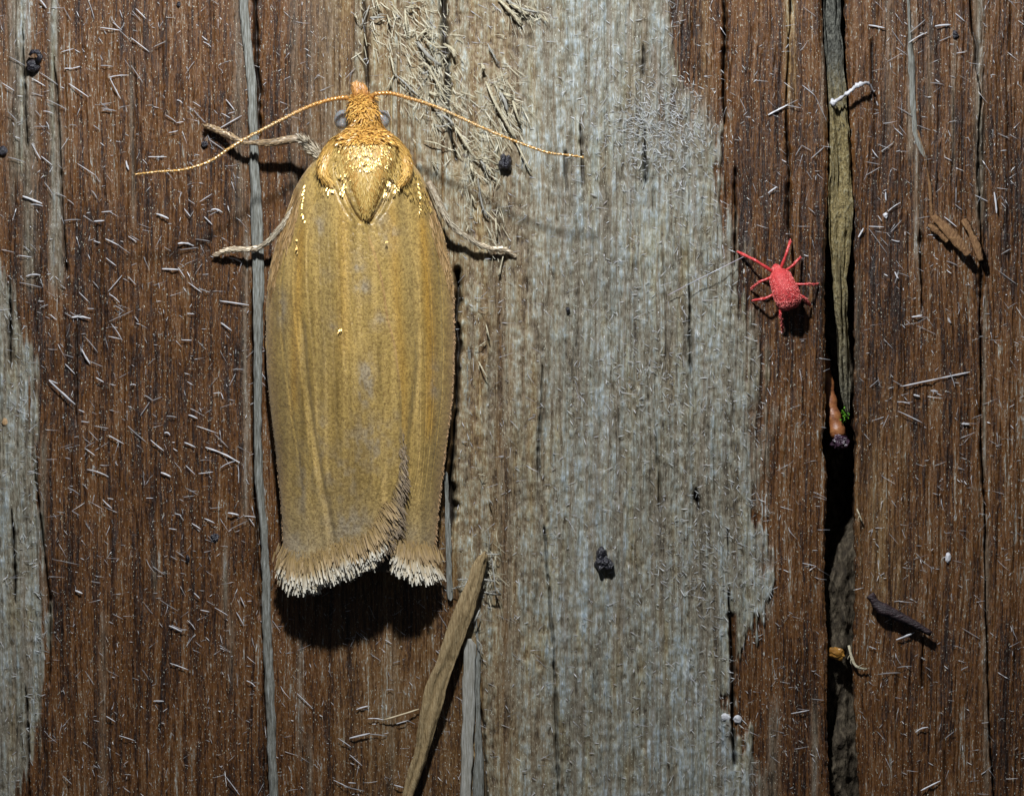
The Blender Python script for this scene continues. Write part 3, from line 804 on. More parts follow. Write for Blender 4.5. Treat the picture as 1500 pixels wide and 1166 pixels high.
# ---------------------------------------------------------------- white fibres (individuals)
TL = {
 (0, 0): """440,122,530,135;525,135,570,180;575,168,655,230;495,100,535,135;485,75,520,125;545,100,530,130;525,45,537,80;580,50,620,95;595,40,640,85;675,208,727,185;270,230,325,215;283,302,320,302;320,300,352,292;440,290,497,294;575,288,628,365;480,340,560,331;482,343,530,435;445,458,490,452;445,475,510,489;450,485,490,488;302,368,390,428;205,438,297,483;190,488,235,500;140,408,192,423;150,556,215,556;203,535,215,568;305,547,338,552;155,485,178,515;66,601,92,609;410,550,440,570;595,591,610,592;775,440,800,455;820,468,850,485;850,485,905,545;845,448,880,470;725,505,775,540;775,540,805,535;970,498,1010,520;1000,500,1030,492;990,437,1028,485;740,583,780,575;965,563,1060,508;920,615,980,657;650,688,730,688;685,700,720,680;340,718,420,770;420,770,437,800;400,835,425,870;553,705,565,745,w;100,860,185,893,w;135,897,190,905;195,800,235,860;245,845,290,865;295,875,325,898;280,968,355,964;445,930,492,926;412,970,458,967,w;685,938,740,960,w;825,875,855,895;875,885,930,850;808,915,835,950;835,950,850,925;925,920,972,930,w;410,1055,440,1065;462,1047,520,1075;520,1075,572,1112;562,1035,600,1060;570,1033,612,1055;780,1068,850,1078,w;790,1095,870,1085;855,1048,920,1058;895,950,930,985;80,1120,140,1128;720,1083,750,1100;465,1130,510,1165;100,1078,135,1105;1003,1130,1060,1152,w;175,0,205,38,w;280,35,313,92;385,0,413,85;930,5,960,25;40,250,110,290;140,345,200,380;175,320,255,375;10,365,65,400;35,690,115,715;140,630,180,700;180,685,230,725;35,490,75,530;885,160,910,180;890,185,925,208;735,740,760,750;830,712,860,740""",
 (0, 390): """115,45,178,40,w;85,72,185,95;265,82,290,100;347,115,388,155;180,180,212,168;383,185,412,186;405,65,432,98;535,40,475,110;478,122,525,160;220,212,248,236;283,205,318,226;312,225,397,230,w;480,242,582,195;500,172,545,200;487,252,535,325;475,308,530,320;590,220,608,245;370,308,428,378;358,362,395,428,w;390,415,450,440;285,428,328,472;215,500,330,605,w;215,498,255,514;345,628,372,640;420,488,455,508;570,520,597,521;630,565,668,588;668,588,710,572;655,595,615,655;565,48,598,82;710,12,785,16,w;780,5,810,50;825,72,885,117;872,97,920,115;965,153,1090,171,w;967,248,1015,283,w;820,208,852,210;795,323,842,325;1017,453,1072,454;820,505,845,520;935,557,968,553;968,555,978,582;825,652,865,668,w;730,657,775,662;720,730,745,740,w;862,700,950,730;940,735,1000,795;808,772,857,793,w;900,793,1050,860,w;965,883,1030,853;1042,870,1044,948;813,872,855,912;870,908,935,900;705,903,748,922,w;660,760,718,808;560,700,640,770;475,740,542,778;380,890,475,922,w;370,795,415,770;372,797,418,830;360,952,385,978;298,968,350,1000;470,1015,497,1020;450,1022,490,1060;355,680,390,685;415,700,475,710;640,1015,672,1015;813,970,868,1003;805,1010,850,1005;830,985,862,983;785,1020,805,1030;765,1083,795,1090;795,1060,800,1085;895,1105,940,1125,w;920,1060,975,1055;998,1080,1047,1090,w;1070,1093,1120,1098;1088,1100,1115,1138;1005,1153,1085,1115;840,1125,880,1150;740,1147,775,1153;315,1070,350,1090;250,1075,285,1080""",
 (0, 776): """228,128,350,153;330,265,362,278,w;400,225,440,232;770,92,808,120;748,115,775,130;700,305,780,355;670,160,720,195;740,420,798,447,w;785,442,820,437;905,310,940,330;940,340,1000,375;878,350,918,358;850,275,875,300;1053,293,1072,335;1083,313,1103,311;1035,360,1068,418;820,395,855,435;745,583,825,612;672,750,718,750,w;522,900,590,922;465,815,505,840;275,1075,315,1112;990,1080,1050,1160;1080,660,1118,685;545,1070,575,1072""",
 (375, 776): """140,1142,185,1135;340,1093,400,1122;385,1120,475,1142;405,1105,438,1107;440,785,493,770,w;410,910,500,888,w;490,893,575,903;360,910,418,950;410,982,465,1030;600,583,632,573;570,700,605,700;180,715,250,782;490,825,560,830;615,848,665,833;665,833,698,850;605,1115,645,1127,w;565,480,595,498""",
 (1125, 776): """560,480,640,448,w;440,510,475,522;565,602,630,597;845,615,875,600;645,885,700,862,w;775,912,815,880;668,1140,755,1097,w;935,845,965,840;850,430,930,478;150,145,210,158;100,803,180,788;195,740,245,745;775,15,805,12;480,632,580,625""",
 (1125, 0): """620,145,688,88;615,190,697,143;730,118,800,111,w;750,182,805,158;540,132,595,207;440,112,510,125,w;825,235,865,230;710,365,768,372;0,505,85,462,w;80,462,130,438;75,460,145,475;150,375,205,420;205,420,255,530;555,563,590,595;565,470,632,510;655,550,712,572;475,445,482,465,w;430,768,492,733;430,710,490,722;545,738,565,748;455,655,480,690;495,665,548,628;120,683,148,638;148,638,190,662;190,693,245,645;60,700,80,712;0,848,40,820,w;175,910,205,937;525,927,580,888;515,842,517,880,w;480,945,498,970;440,992,508,995;537,1018,585,965;395,1040,418,1000,w;440,1000,520,1110;490,1040,525,1078;540,1050,575,1060;770,950,825,995;818,895,850,920;770,688,803,705;788,572,800,600;905,855,962,883;990,843,1000,935,w;700,1030,745,1032;1005,585,1055,608;1020,1115,1065,1090;780,1145,830,1165;155,35,210,75;820,60,860,95""",
 (1125, 390): """555,25,570,55,w;570,30,620,48;630,222,675,215,w;790,228,800,250,w;650,262,695,280;695,280,735,300;590,525,755,490,w;755,490,885,463,w;795,465,818,530;545,500,590,525;712,545,745,550,w;638,563,665,571,w;565,595,620,602;570,635,675,685;445,530,485,495;848,690,882,693,w;1010,20,1088,78;1025,100,1088,78;1005,55,1025,105;940,215,990,140;830,5,885,20,w;1065,380,1103,407;815,385,863,388;150,598,178,602,w;10,370,55,375;55,390,245,395;110,400,240,460;0,305,60,360;165,340,190,345;352,318,370,338;35,545,95,555;500,717,560,717;440,805,490,808;685,60,715,95;755,50,780,110""",
 (800, 0): """805,308,895,333;830,940,1010,820;840,665,925,765;870,700,930,750;540,540,580,578,w;240,485,270,512,w;590,948,640,945""",
 (660, 390): """495,320,535,345;700,462,740,470;120,460,165,500;770,945,810,965""",
}
def unit_fibre(seed, bend):
    r = np.random.default_rng(seed)
    x = np.linspace(0, 1, 6)
    P = np.stack([x, bend * np.sin(np.pi * x) + r.normal(0, .008, 6), np.zeros(6)], -1)
    # width is applied through the object's y/z scale: radius 1 in y and z, path bend kept relative to it
    a = np.linspace(0, 2 * np.pi, 5, endpoint=False)
    rad = np.array([.6, .95, 1, 1, .85, .45]) * (1 + r.normal(0, .12, 6))
    V = np.zeros((6, 5, 3))
    V[:, :, 0] = x[:, None]
    V[:, :, 1] = rad[:, None] * np.cos(a) + (bend * np.sin(np.pi * x) * 12)[:, None]
    V[:, :, 2] = rad[:, None] * np.sin(a) * .7 + .25 * r.normal(0, 1, 6)[:, None]
    i = np.arange(30).reshape(6, 5); j = np.roll(i, -1, 1)
    F = [tuple(q) for q in np.stack([i[:-1], j[:-1], j[1:], i[1:]], -1).reshape(-1, 4)]
    F += [tuple(i[0]), tuple(i[-1][::-1])]
    me = bpy.data.meshes.new('fibre_shape')
    me.from_pydata([tuple(v) for v in V.reshape(-1, 3)], [], F)
    me.polygons.foreach_set('use_smooth', [True] * len(me.polygons))
    me.materials.append(M_fibre if seed < 10 else M_fibre_dim)
    return me
M_fibre_dim = simple('dim_fibre', (.24, .235, .24), (.38, .375, .39), (6, 6, 6), .45, .5, .1, .01)
UD = [unit_fibre(s + 10, b) for s, b in ((1, 0), (2, .03), (3, -.04), (4, .1))]
UF = [unit_fibre(s, b) for s, b in ((1, 0), (2, .03), (3, -.04), (4, .13), (5, -.02), (6, .01))]

for _m, _a in ((M_fibre, .80), (M_fibre_dim, .60)):
    _m.node_tree.nodes['Principled BSDF'].inputs['Alpha'].default_value = _a
def region_text(px, py):
    if px > 1250: return 'on the brown plank right of the long gap', 'white fibres right of the long gap'
    if px > 1085: return 'on the brown wood between the grey patch and the long gap', 'white fibres between the grey patch and the gap'
    if px > 670: return 'on the grey weathered patch right of the moth', 'white fibres on the grey patch'
    if px > 392 and py > 870: return 'on brown wood below the moth wing tips', 'white fibres below the moth'
    if py < 330: return 'on brown wood of the upper left, above the left middle leg', 'white fibres at the upper left'
    if py < 776: return 'on brown wood left of the moth wings', 'white fibres left of the wings'
    return 'on brown wood at the lower left', 'white fibres at the lower left'

rf = random.Random(3)
nf = 0
FIB = []
for (ox, oy), txt in TL.items():
    for item in txt.split(';'):
        q = item.strip().split(',')
        wide = q[-1] == 'w'
        a = [float(v) / 2.99 for v in q[:4]]
        x0, y0, x1, y1 = ox + a[0], oy + a[1], ox + a[2], oy + a[3]
        if nf >= 298: break
        L = math.hypot(x1 - x0, y1 - y0)
        ang = math.atan2(-(y1 - y0), x1 - x0)
        h0, h1 = hz(x0, y0), hz(x1, y1)
        base = max(h0, h1, hz((x0 + x1) / 2, (y0 + y1) / 2))
        lift0, lift1 = base + rf.uniform(.02, .05), base + rf.uniform(.02, .05)
        o = bpy.data.objects.new('white_fibre', UF[rf.randrange(6)] if wide or rf.random() < .42 else UD[rf.randrange(4)])
        COL.objects.link(o)
        o.location = W(x0, y0, lift0)
        wd = rf.uniform(.011, .016) if wide else rf.uniform(.0055, .0085)
        pitch = math.atan2(lift0 - lift1, L / 100)
        o.rotation_euler = (rf.uniform(-.4, .4), pitch, ang)
        o.scale = (L / 100, wd, wd * .8)
        FIB.append((o, (x0 + x1) / 2, (y0 + y1) / 2, L, ang, wide))
        nf += 1
LM = [(49, 97, 'the glossy round black grain'), (5, 221, 'the black grain at the left edge'), (360, 60, 'the top of the pale strand'), (300, 205, 'the tip of the left front leg'),
      (205, 260, 'the tip of the left antenna'), (320, 372, 'the left middle foot'), (195, 120, 'the top left brown wood centre'), (110, 330, 'the two grey stripes at upper left'),
      (40, 470, 'the top of the left grey patch'), (60, 640, 'the right rim of the left grey patch'), (200, 480, 'the brown wood at mid left'), (300, 560, 'the brown wood beside the pale strand'),
      (314, 787, 'the flat dark crumb'), (275, 818, 'the tiny black grain at lower left'), (150, 700, 'the broad brown strip at left'), (200, 1000, 'the brown wood at lower left'),
      (340, 1080, 'the foot of the pale strand'), (530, 930, 'the wing tip shadow'), (620, 1040, 'the long tan splinter'), (470, 1100, 'the bottom edge below the moth'),
      (740, 240, 'the lumpy black grain'), (832, 453, 'the tiny black grain on grey wood'), (885, 826, 'the two lobed black grain'), (1147, 420, 'the red mite'),
      (980, 190, 'the fuzzy top of the grey patch'), (1080, 250, 'the upper right rim of the grey patch'), (1150, 150, 'the ochre stripe left of the gap'), (1250, 135, 'the white lint curl'),
      (1230, 620, 'the rust brown twig'), (1228, 957, 'the amber flake'), (1320, 900, 'the dark stick'), (1389, 817, 'the oblong white crumb'), (1400, 350, 'the three brown fragments'),
      (1399, 51, 'the black grain at top right'), (1335, 120, 'the grey strand right of the gap'), (1297, 316, 'the small round white crumb'), (1437, 250, 'the grey crack at far right'),
      (1440, 560, 'the dark crack at far right'), (1340, 560, 'the right plank centre'), (1380, 1100, 'the bottom right corner'), (1150, 1050, 'the lower brown wood left of the gap'), (1165, 560, 'the brown wood under the mite')]
ORD = ['topmost', 'second from top', 'third from top', 'fourth from top', 'fifth from top', 'sixth from top', 'seventh from top', 'eighth from top', 'ninth from top', 'tenth from top', 'eleventh from top', 'twelfth from top', 'thirteenth from top']
buckets = {}
for rec in FIB:
    o, x, y, L, ang, wide = rec
    lx, ly, ln = min(LM, key=lambda q: (q[0] - x) ** 2 + (q[1] - y) ** 2)
    dx, dy = x - lx, y - ly
    dr = ('right of' if dx > 0 else 'left of') if abs(dx) > abs(dy) else ('below' if dy > 0 else 'above')
    d = math.degrees(ang)
    if d > 90: d -= 180
    if d < -90: d += 180
    orient = 'level' if abs(d) < 15 else ('upright' if abs(d) > 65 else ('falling' if d < 0 else 'rising'))
    sz = 'broad' if wide else ('long' if L > 27 else ('short' if L > 14 else 'tiny'))
    o['category'] = 'fibre'
    o['group'] = 'short white fibres scattered over the wood'
    buckets.setdefault((sz, orient, dr, ln), []).append((y, o))
for (sz, orient, dr, ln), v in buckets.items():
    v.sort(key=lambda q: q[0])
    for k, (_, o) in enumerate(v):
        base = f'{sz} {orient} white fibre {dr} {ln}'
        o['label'] = base if len(v) == 1 else base + ', ' + ORD[min(k, 12)]
tanf = splinter([(561, 1054), (585, 1047), (614, 1038)], 2.4, M_fibre_tan, None, name='tan_fibre', fray=0)
tag(tanf, 'thin tan fibre touching the left side of the long tan splinter', 'fibre')
th = link('silk_thread', fast_mesh('silk_thread', *tube(spl([W(978, 433, .12), W(1010, 416, .2), W(1050, 396, .22), W(1090, 376, .15)], 16), .0055, 5)), M_thread)
tag(th, 'fine straight silk thread running from the mite to the grey patch', 'thread')

# ================================================================ MOTH
root = bpy.data.objects.new('moth', None)
COL.objects.link(root)
root.location = W(530, 500, 0)
tag(root, 'golden ochre moth resting head up with folded overlapping wings and spread antennae', 'moth')
def mlink(name, me, mat, parent=None, kind=None, label=None):
    o = link(name, me, mat)
    p = parent or root
    o.parent = p
    off = Vector(root.location)
    if parent is None or parent is root:
        o.matrix_parent_inverse = Matrix.Translation(off).inverted()
    if kind: o['kind'] = kind
    if label: o['label'] = label
    return o

OUTL = fpl([(200, 490), (215, 480), (230, 467), (250, 450), (271, 436), (300, 425), (333, 413), (360, 404), (390, 397), (418, 392), (478, 390), (547, 392), (616, 399), (677, 407), (723, 412), (785, 416), (835, 417), (870, 417)])
OUTR = fpl([(200, 577), (215, 588), (230, 596), (245, 609), (261, 621), (296, 635), (327, 645), (355, 653), (404, 664), (465, 667), (533, 666), (580, 664), (616, 660), (693, 648), (754, 642), (816, 636), (870, 636)])
ZT = fpl([(200, .98), (230, 1.08), (300, 1.16), (400, 1.16), (550, 1.12), (700, 1.0), (800, .86), (870, .82)])
ZE = fpl([(200, .62), (240, .42), (300, .30), (400, .24), (600, .24), (750, .30), (850, .36)])
def soft(f):
    return lambda v: (f(v - 12) + f(v - 6) + f(v) + f(v + 6) + f(v + 12)) / 5
OL, OR_ = soft(OUTL), soft(OUTR)
def arch_z(px, py):
    l, r = OL(py), OR_(py)
    u = (px - (l + r) / 2) / ((r - l) / 2)
    return ZE(py) + (ZT(py) - ZE(py)) * (1 - np.clip(np.abs(u), 0, 1) ** 2.3) ** .85

XIN = soft(fpl([(190, 538), (335, 541), (344, 542), (388, 557), (423, 565), (465, 570), (503, 581), (575, 590), (625, 590), (660, 592), (700, 588), (733, 577), (770, 566), (790, 550), (801, 535), (808, 515), (813, 493), (822, 465), (835, 436), (870, 436)]))
XINR = fpl([(190, 536), (335, 538), (400, 535), (700, 555), (760, 575), (800, 580), (812, 590), (820, 612), (828, 628), (870, 628)])

# crease lines of the left and right wings: (y,x) px, width px, height, colour id strength
def line_g(px, py, pts, hw, y0, y1):
    x = fpl(pts)(py)
    return np.exp(-((px - x) / hw) ** 2) * smooth(y0 - 20, y0 + 20, py) * smooth(y1 + 20, y1 - 20, py)

def wing_fields(px, py, left):
    z = arch_z(px, py)
    org = np.zeros_like(px); gry = np.zeros_like(px); olv_shade = np.zeros_like(px)
    l, r = OL(py), OR_(py)
    u = (px - (l + r) / 2) / ((r - l) / 2)
    crease = [(400, 440), (470, 446), (560, 452), (610, 459), (680, 470), (740, 482), (815, 495)]
    if left:
        z = z - .045 * line_g(px, py, crease, 4.0, 470, 850) + .022 * line_g(px, py, [(a, b - 9) for a, b in crease], 6, 480, 850)
        org = np.maximum(org, .8 * line_g(px, py, [(300, 446), (420, 439), (620, 432)], 7, 330, 600))
        org = np.maximum(org, .45 * line_g(px, py, [(300, 505), (600, 508)], 9, 300, 520))
        olv_shade = np.maximum(olv_shade, .8 * line_g(px, py, [(280, 478), (430, 482), (640, 470)], 12, 280, 560))
        olv_shade = np.maximum(olv_shade, .6 * line_g(px, py, [(280, 420), (600, 420)], 7, 420, 700))
        olv_shade = np.maximum(olv_shade, .9 * line_g(px, py, crease, 4, 480, 800))  # crease shade painted in as a dark olive line
        z = z + .016 * line_g(px, py, [(300, 452), (800, 440)], 9, 260, 700) - .014 * line_g(px, py, [(280, 478), (430, 482), (700, 500)], 11, 260, 700)
        z = z + .012 * line_g(px, py, [(400, 520), (800, 540)], 10, 420, 780) - .010 * line_g(px, py, [(400, 545), (700, 560)], 7, 450, 760)
    else:
        org = np.maximum(org, .95 * line_g(px, py, [(300, 618), (400, 626), (500, 632), (640, 630)], 8, 320, 640))
        org = np.maximum(org, .6 * line_g(px, py, [(300, 576), (420, 582), (560, 592)], 8, 300, 640))
        olv_shade = np.maximum(olv_shade, .8 * line_g(px, py, [(300, 590), (420, 604), (600, 603)], 9, 270, 520))
        olv_shade = np.maximum(olv_shade, .9 * line_g(px, py, [(480, 615), (560, 611), (620, 603), (640, 600)], 3, 500, 640))  # shadow along the right crease, put into the colour
        z = z - .030 * line_g(px, py, [(400, 612), (480, 615), (560, 611), (620, 603), (700, 600)], 4, 470, 700)
        z = z + .018 * line_g(px, py, [(300, 622), (400, 630), (600, 634)], 8, 300, 700) - .014 * line_g(px, py, [(300, 590), (420, 600)], 9, 280, 500)
        # flute
        z = z + .02 * line_g(px, py, [(640, 625), (840, 612)], 9, 640, 830)
    # veins: fine lengthwise lines that fan from the base
    wv_ = (px - l) / np.maximum(XIN(py) - l, 5) if left else (r - px) / np.maximum(r - XIN(py), 5)
    for q, tv in enumerate((.14, .24, .33, .43, .52, .62, .72, .82) if left else (.20, .34, .48, .62, .78)):
        tt_ = tv + .03 * np.sin(py / 90 + q)
        g_ = np.exp(-((wv_ - tt_) / .011) ** 2) * smooth(300, 380, py) * (.4 + .9 * vnoise(py, py * 0 + q, 60, 1, 320 + q)) * smooth(770, 680, py)
        z = z + .006 * g_ - .008 * np.exp(-((wv_ - tt_ - .018) / .012) ** 2) * smooth(300, 380, py) * smooth(770, 680, py)
        olv_shade = np.maximum(olv_shade, .38 * np.exp(-((wv_ - tt_ - .016) / .012) ** 2) * smooth(330, 420, py) * smooth(780, 700, py))
    # soft grey-blue patches
    for cx, cy, sx, sy, s in ((527, 385, 10, 16, .9), (533, 424, 11, 16, .8), (538, 560, 12, 32, 1.0), (560, 472, 14, 14, .5), (490, 478, 8, 16, .6), (484, 404, 8, 10, .6), (470, 335, 10, 30, .5),
                              (575, 352, 12, 20, .6), (415, 455, 8, 26, .6), (638, 560, 8, 26, .6), (432, 800, 26, 26, .7), (515, 775, 34, 32, .75), (500, 700, 40, 40, .4), (545, 650, 34, 40, .55), (585, 620, 10, 30, .3),
                              (445, 720, 10, 70, .4), (475, 640, 8, 50, .4), (610, 790, 20, 20, .4), (560, 320, 16, 30, .35)):
        gry = np.maximum(gry, s * np.exp(-((px - cx) / sx) ** 2 - ((py - cy) / sy) ** 2))
    gry = gry * (.35 + 1.3 * smooth(.35, .7, fbm(px, py, 9, 14, 301)))
    sh = np.clip(.5 + ((fbm(px, py, 14, 200, 302) - .5) * .7 + (streak(px, py, 7, 260, 305) - .5) * .50 + (streak(px, py, 2.5, 60, 306) - .5) * .16), 0, 1)  # lengthwise tone streaks, also standing in for fold shading
    vx = fpl([(200, 48), (258, 40), (280, 31), (300, 22), (315, 14), (326, 5)])(py)
    for q, dpt in ((2.5, .06), (13, .012)):
        z = z - dpt * np.exp(-((np.abs(px - 538) - vx - q) / 2.6) ** 2) * smooth(225, 260, py) * smooth(329 + q * 1.6, 322 + q * 1.6, py)
    peb = fbm(px, py, 2.6, 3.4, 303, 2)
    z = z + (peb - .5) * .007 + (fbm(px, py, 30, 60, 304) - .5) * .03
    edge = smooth(.86, 1.0, np.abs(u))
    return z, dict(org=np.clip(org, 0, 1), gry=np.clip(gry, 0, 1), olv_shade=np.clip(olv_shade, 0, 1), shade=sh, peb=peb, edge=edge, tail=smooth(690, 835, py))

def wing_mesh(name, left):
    ny, nx = 620, (260 if left else 190)
    y0, y1 = 205, (836 if left else 829)
    py = np.linspace(y0, y1, ny)
    t = np.linspace(0, 1, nx)
    if left: a, b = OL(py), XIN(py)
    else: a, b = XINR(py), OR_(py)
    PXg = a[:, None] * (1 - t) + b[:, None] * t
    PYg = np.repeat(py[:, None], nx, 1)
    # slightly wavy outer outline
    wv = (vnoise(py, py * 0, 16, 1, 5 if left else 6) - .5) * 1.6
    PXg = PXg + wv[:, None] * ((1 - t) if left else t)[None] ** 4
    z, at = wing_fields(PXg, PYg, left)
    if left:
        d = XIN(PYg) - PXg
        z = z + .035 + .012 * np.exp(-(d / 5) ** 2) * smooth(330, 360, PYg) - .0 * d
        z = z - .03 * np.exp(-(d / 3) ** 2)
        at['edge'] = np.maximum(at['edge'] * (PXg < 520), 2.0 * np.exp(-(d / 3.0) ** 2) * smooth(340, 360, PYg) * smooth(600, 520, PYg))
    else:
        z = z - .02
    X, Y = (PXg - 750) / 100, (583 - PYg) / 100
    return grid_mesh(name, X, Y, z, at)

def make_wing_mat():
    m, nt, b = new_mat('wing_scales')
    sh = attr(nt, 'shade')
    c = ramp(nt, sh, [(.15, (.225, .150, .044)), (.5, (.345, .236, .074)), (.85, (.47, .325, .112))])
    c = mix(nt, math_(nt, 'MULTIPLY', attr(nt, 'org'), .72), c, (.42, .235, .040))
    c = mix(nt, math_(nt, 'MULTIPLY', attr(nt, 'olv_shade'), .65), c, (.205, .150, .060))
    c = mix(nt, math_(nt, 'MULTIPLY', attr(nt, 'gry'), .55), c, (.27, .25, .22))
    c = mix(nt, math_(nt, 'MULTIPLY', attr(nt, 'edge'), .28), c, (.46, .27, .13))
    c = mix(nt, math_(nt, 'MULTIPLY', attr(nt, 'tail'), .45), c, (.43, .36, .25))
    pb = ramp(nt, attr(nt, 'peb'), [(.25, (.60, .55, .50)), (.50, (1, 1, 1)), (.75, (1.22, 1.2, 1.15))])
    c = mix(nt, .6, c, pb, 'MULTIPLY')
    fn = noise(nt, 1, (55, 42, 30), 2, .6)
    c = mix(nt, .6, c, ramp(nt, fn, [(.38, (.62, .55, .5)), (.5, (1, 1, 1)), (.7, (1.15, 1.12, 1.0))]), 'MULTIPLY')
    dk = noise(nt, 1, (62, 48, 30), 1, .5)
    c = mix(nt, math_(nt, 'MULTIPLY', ramp(nt, dk, [(.63, (0, 0, 0)), (.69, (1, 1, 1))]), .65), c, (.09, .052, .02))
    nt.links.new(c, b.inputs['Base Color'])
    b.inputs['Roughness'].default_value = .38
    b.inputs['Specular IOR Level'].default_value = .5
    b.inputs['Sheen Weight'].default_value = .15
    b.inputs['Sheen Roughness'].default_value = .4
    bump(nt, b, fn, .3, .015)
    return m
M_wing = make_wing_mat()
wl = mlink('forewing', wing_mesh('forewing', True), M_wing, label='left forewing, lying on top of the other')
wr = mlink('forewing', wing_mesh('forewing', False), M_wing, label='right forewing, partly covered by the other')

# hindwings folded beneath, added to fill the wing shadow at the notch between the wing tips
hy, hx = np.meshgrid(np.linspace(640, 836, 60), np.linspace(0, 1, 50), indexing='ij')
hxl = np.interp(hy, [640, 790, 836], [450, 470, 505]); hxr = np.interp(hy, [640, 790, 836], [620, 612, 590])
hX = hxl * (1 - hx) + hxr * hx
hZ = arch_z(hX, hy) - .13 + .02 * np.sin(hX / 5) - .05 * smooth(800, 836, hy)
M_hind = simple('hindwing_brown', (.06, .045, .03), (.11, .085, .06), (60, 8, 10), .6, .3)
mlink('hindwing', grid_mesh('hindwing', (hX - 750) / 100, (583 - hy) / 100, hZ, {}), M_hind, label='dark brown hindwing edge in the notch between the wing tips')
# body: head, thorax and abdomen as one skin
prof = [(141, 537, .06, .66, .50), (145, 533, .16, .82, .46), (152, 532, .20, .93, .40), (163, 533, .225, 1.0, .36), (176, 535, .24, 1.02, .34), (188, 537, .27, 1.0, .32), (196, 537, .33, 1.02, .30), (204, 537, .40, 1.07, .30),
        (218, 537, .46, 1.15, .30), (238, 538, .45, 1.22, .30), (258, 538, .41, 1.26, .30), (278, 538, .33, 1.28, .30), (296, 538, .245, 1.28, .34), (310, 538, .17, 1.27, .42), (321, 538, .10, 1.23, .55), (332, 538, .10, 1.0, .45),
        (350, 534, .35, .85, .35), (450, 530, .75, .84, .28), (600, 530, .70, .78, .28), (740, 530, .35, .66, .35), (790, 530, .05, .55, .45)]
pr = spl(prof, 150)
a = np.linspace(0, 2 * np.pi, 48, endpoint=False)
Vb = np.zeros((150, 48, 3))
hc = (pr[:, 3] + pr[:, 4]) / 2; hh = (pr[:, 3] - pr[:, 4]) / 2
Vb[:, :, 0] = (pr[:, 1, None] - 750) / 100 + np.maximum(pr[:, 2, None], .01) * np.sign(np.cos(a)) * np.abs(np.cos(a)) ** .9
Vb[:, :, 1] = (583 - pr[:, 0, None]) / 100
Vb[:, :, 2] = hc[:, None] + hh[:, None] * np.sin(a)
i = np.arange(150 * 48).reshape(150, 48); j = np.roll(i, -1, 1)
Fb = np.stack([i[:-1], i[1:], j[1:], j[:-1]], -1).reshape(-1, 4)[:, ::-1]
M_body = simple('body_ochre', (.38, .20, .045), (.50, .28, .07), (30, 30, 30), .5, .5, .6, .03)
body = mlink('body', fast_mesh('body', Vb.reshape(-1, 3), Fb), M_body)

def body_top(px, py):
    rx = np.interp(py, pr[:, 0], pr[:, 2]); cx = np.interp(py, pr[:, 0], pr[:, 1])
    zt = np.interp(py, pr[:, 0], (pr[:, 3] + pr[:, 4]) / 2); h = np.interp(py, pr[:, 0], (pr[:, 3] - pr[:, 4]) / 2)
    u = np.clip((px - cx) / 100 / np.maximum(rx, .01), -1, 1)
    return zt + h * np.sqrt(np.clip(1 - u * u, 0, 1)), u

M_hair = hair_mat('scale_hair_gold', (.52, .26, .050), (.72, .42, .105), (.36, .165, .030), .36, .6, .0)
M_hair_dim = hair_mat('scale_hair_ochre', (.40, .26, .065), (.54, .375, .125), (.30, .185, .045), .42, .5, .0)
M_palp = hair_mat('palp_hair', (.34, .15, .035), (.50, .25, .07), (.22, .09, .025), .45, .5)
M_glint = hair_mat('gold_glint_scales', (.58, .38, .11), (.74, .52, .20), (.50, .28, .07), .40, .8, .6)

def scatter_top(n, xr, yr, height, dirfn, L, Wd, lift, seed, keep=None, tilt=.25, curl=(-.05, .25), facing=None):
    r = np.random.default_rng(seed)
    px = r.uniform(*xr, n * 3); py = r.uniform(*yr, n * 3)
    if keep is not None:
        k = keep(px, py); px, py = px[k], py[k]
    px, py = px[:n], py[:n]
    n = len(px)
    z = height(px, py)
    e = 2.0
    gx_ = (height(px + e, py) - height(px - e, py)) / (2 * e / 100)
    gy_ = -(height(px, py + e) - height(px, py - e)) / (2 * e / 100)
    Nn = np.stack([-gx_, -gy_, np.ones(n)], -1); Nn /= np.linalg.norm(Nn, axis=1)[:, None]
    d = dirfn(px, py, r)                       # (n,2) world xy
    D = np.stack([d[:, 0], d[:, 1], np.zeros(n)], -1)
    D -= Nn * np.sum(D * Nn, 1)[:, None]
    D /= np.linalg.norm(D, axis=1)[:, None] + 1e-9
    D = D + Nn * r.uniform(0, tilt, n)[:, None]
    Nn2 = Nn + r.normal(0, .28, (n, 3))
    if facing is not None:           # highlight scales, all tilted to mirror the flash into the camera
        Nn2 = np.array([facing]) + r.normal(0, .13, (n, 3))
        Nn2 /= np.linalg.norm(Nn2, axis=1)[:, None]
        D = D - Nn2 * np.sum(D * Nn2, 1)[:, None]
    P = np.stack([(px - 750) / 100, (583 - py) / 100, z + r.uniform(*lift, n)], -1)
    return ribbons(P, D, Nn2, r.uniform(*L, n), r.uniform(*Wd, n), r.uniform(*curl, n), r.random(n))

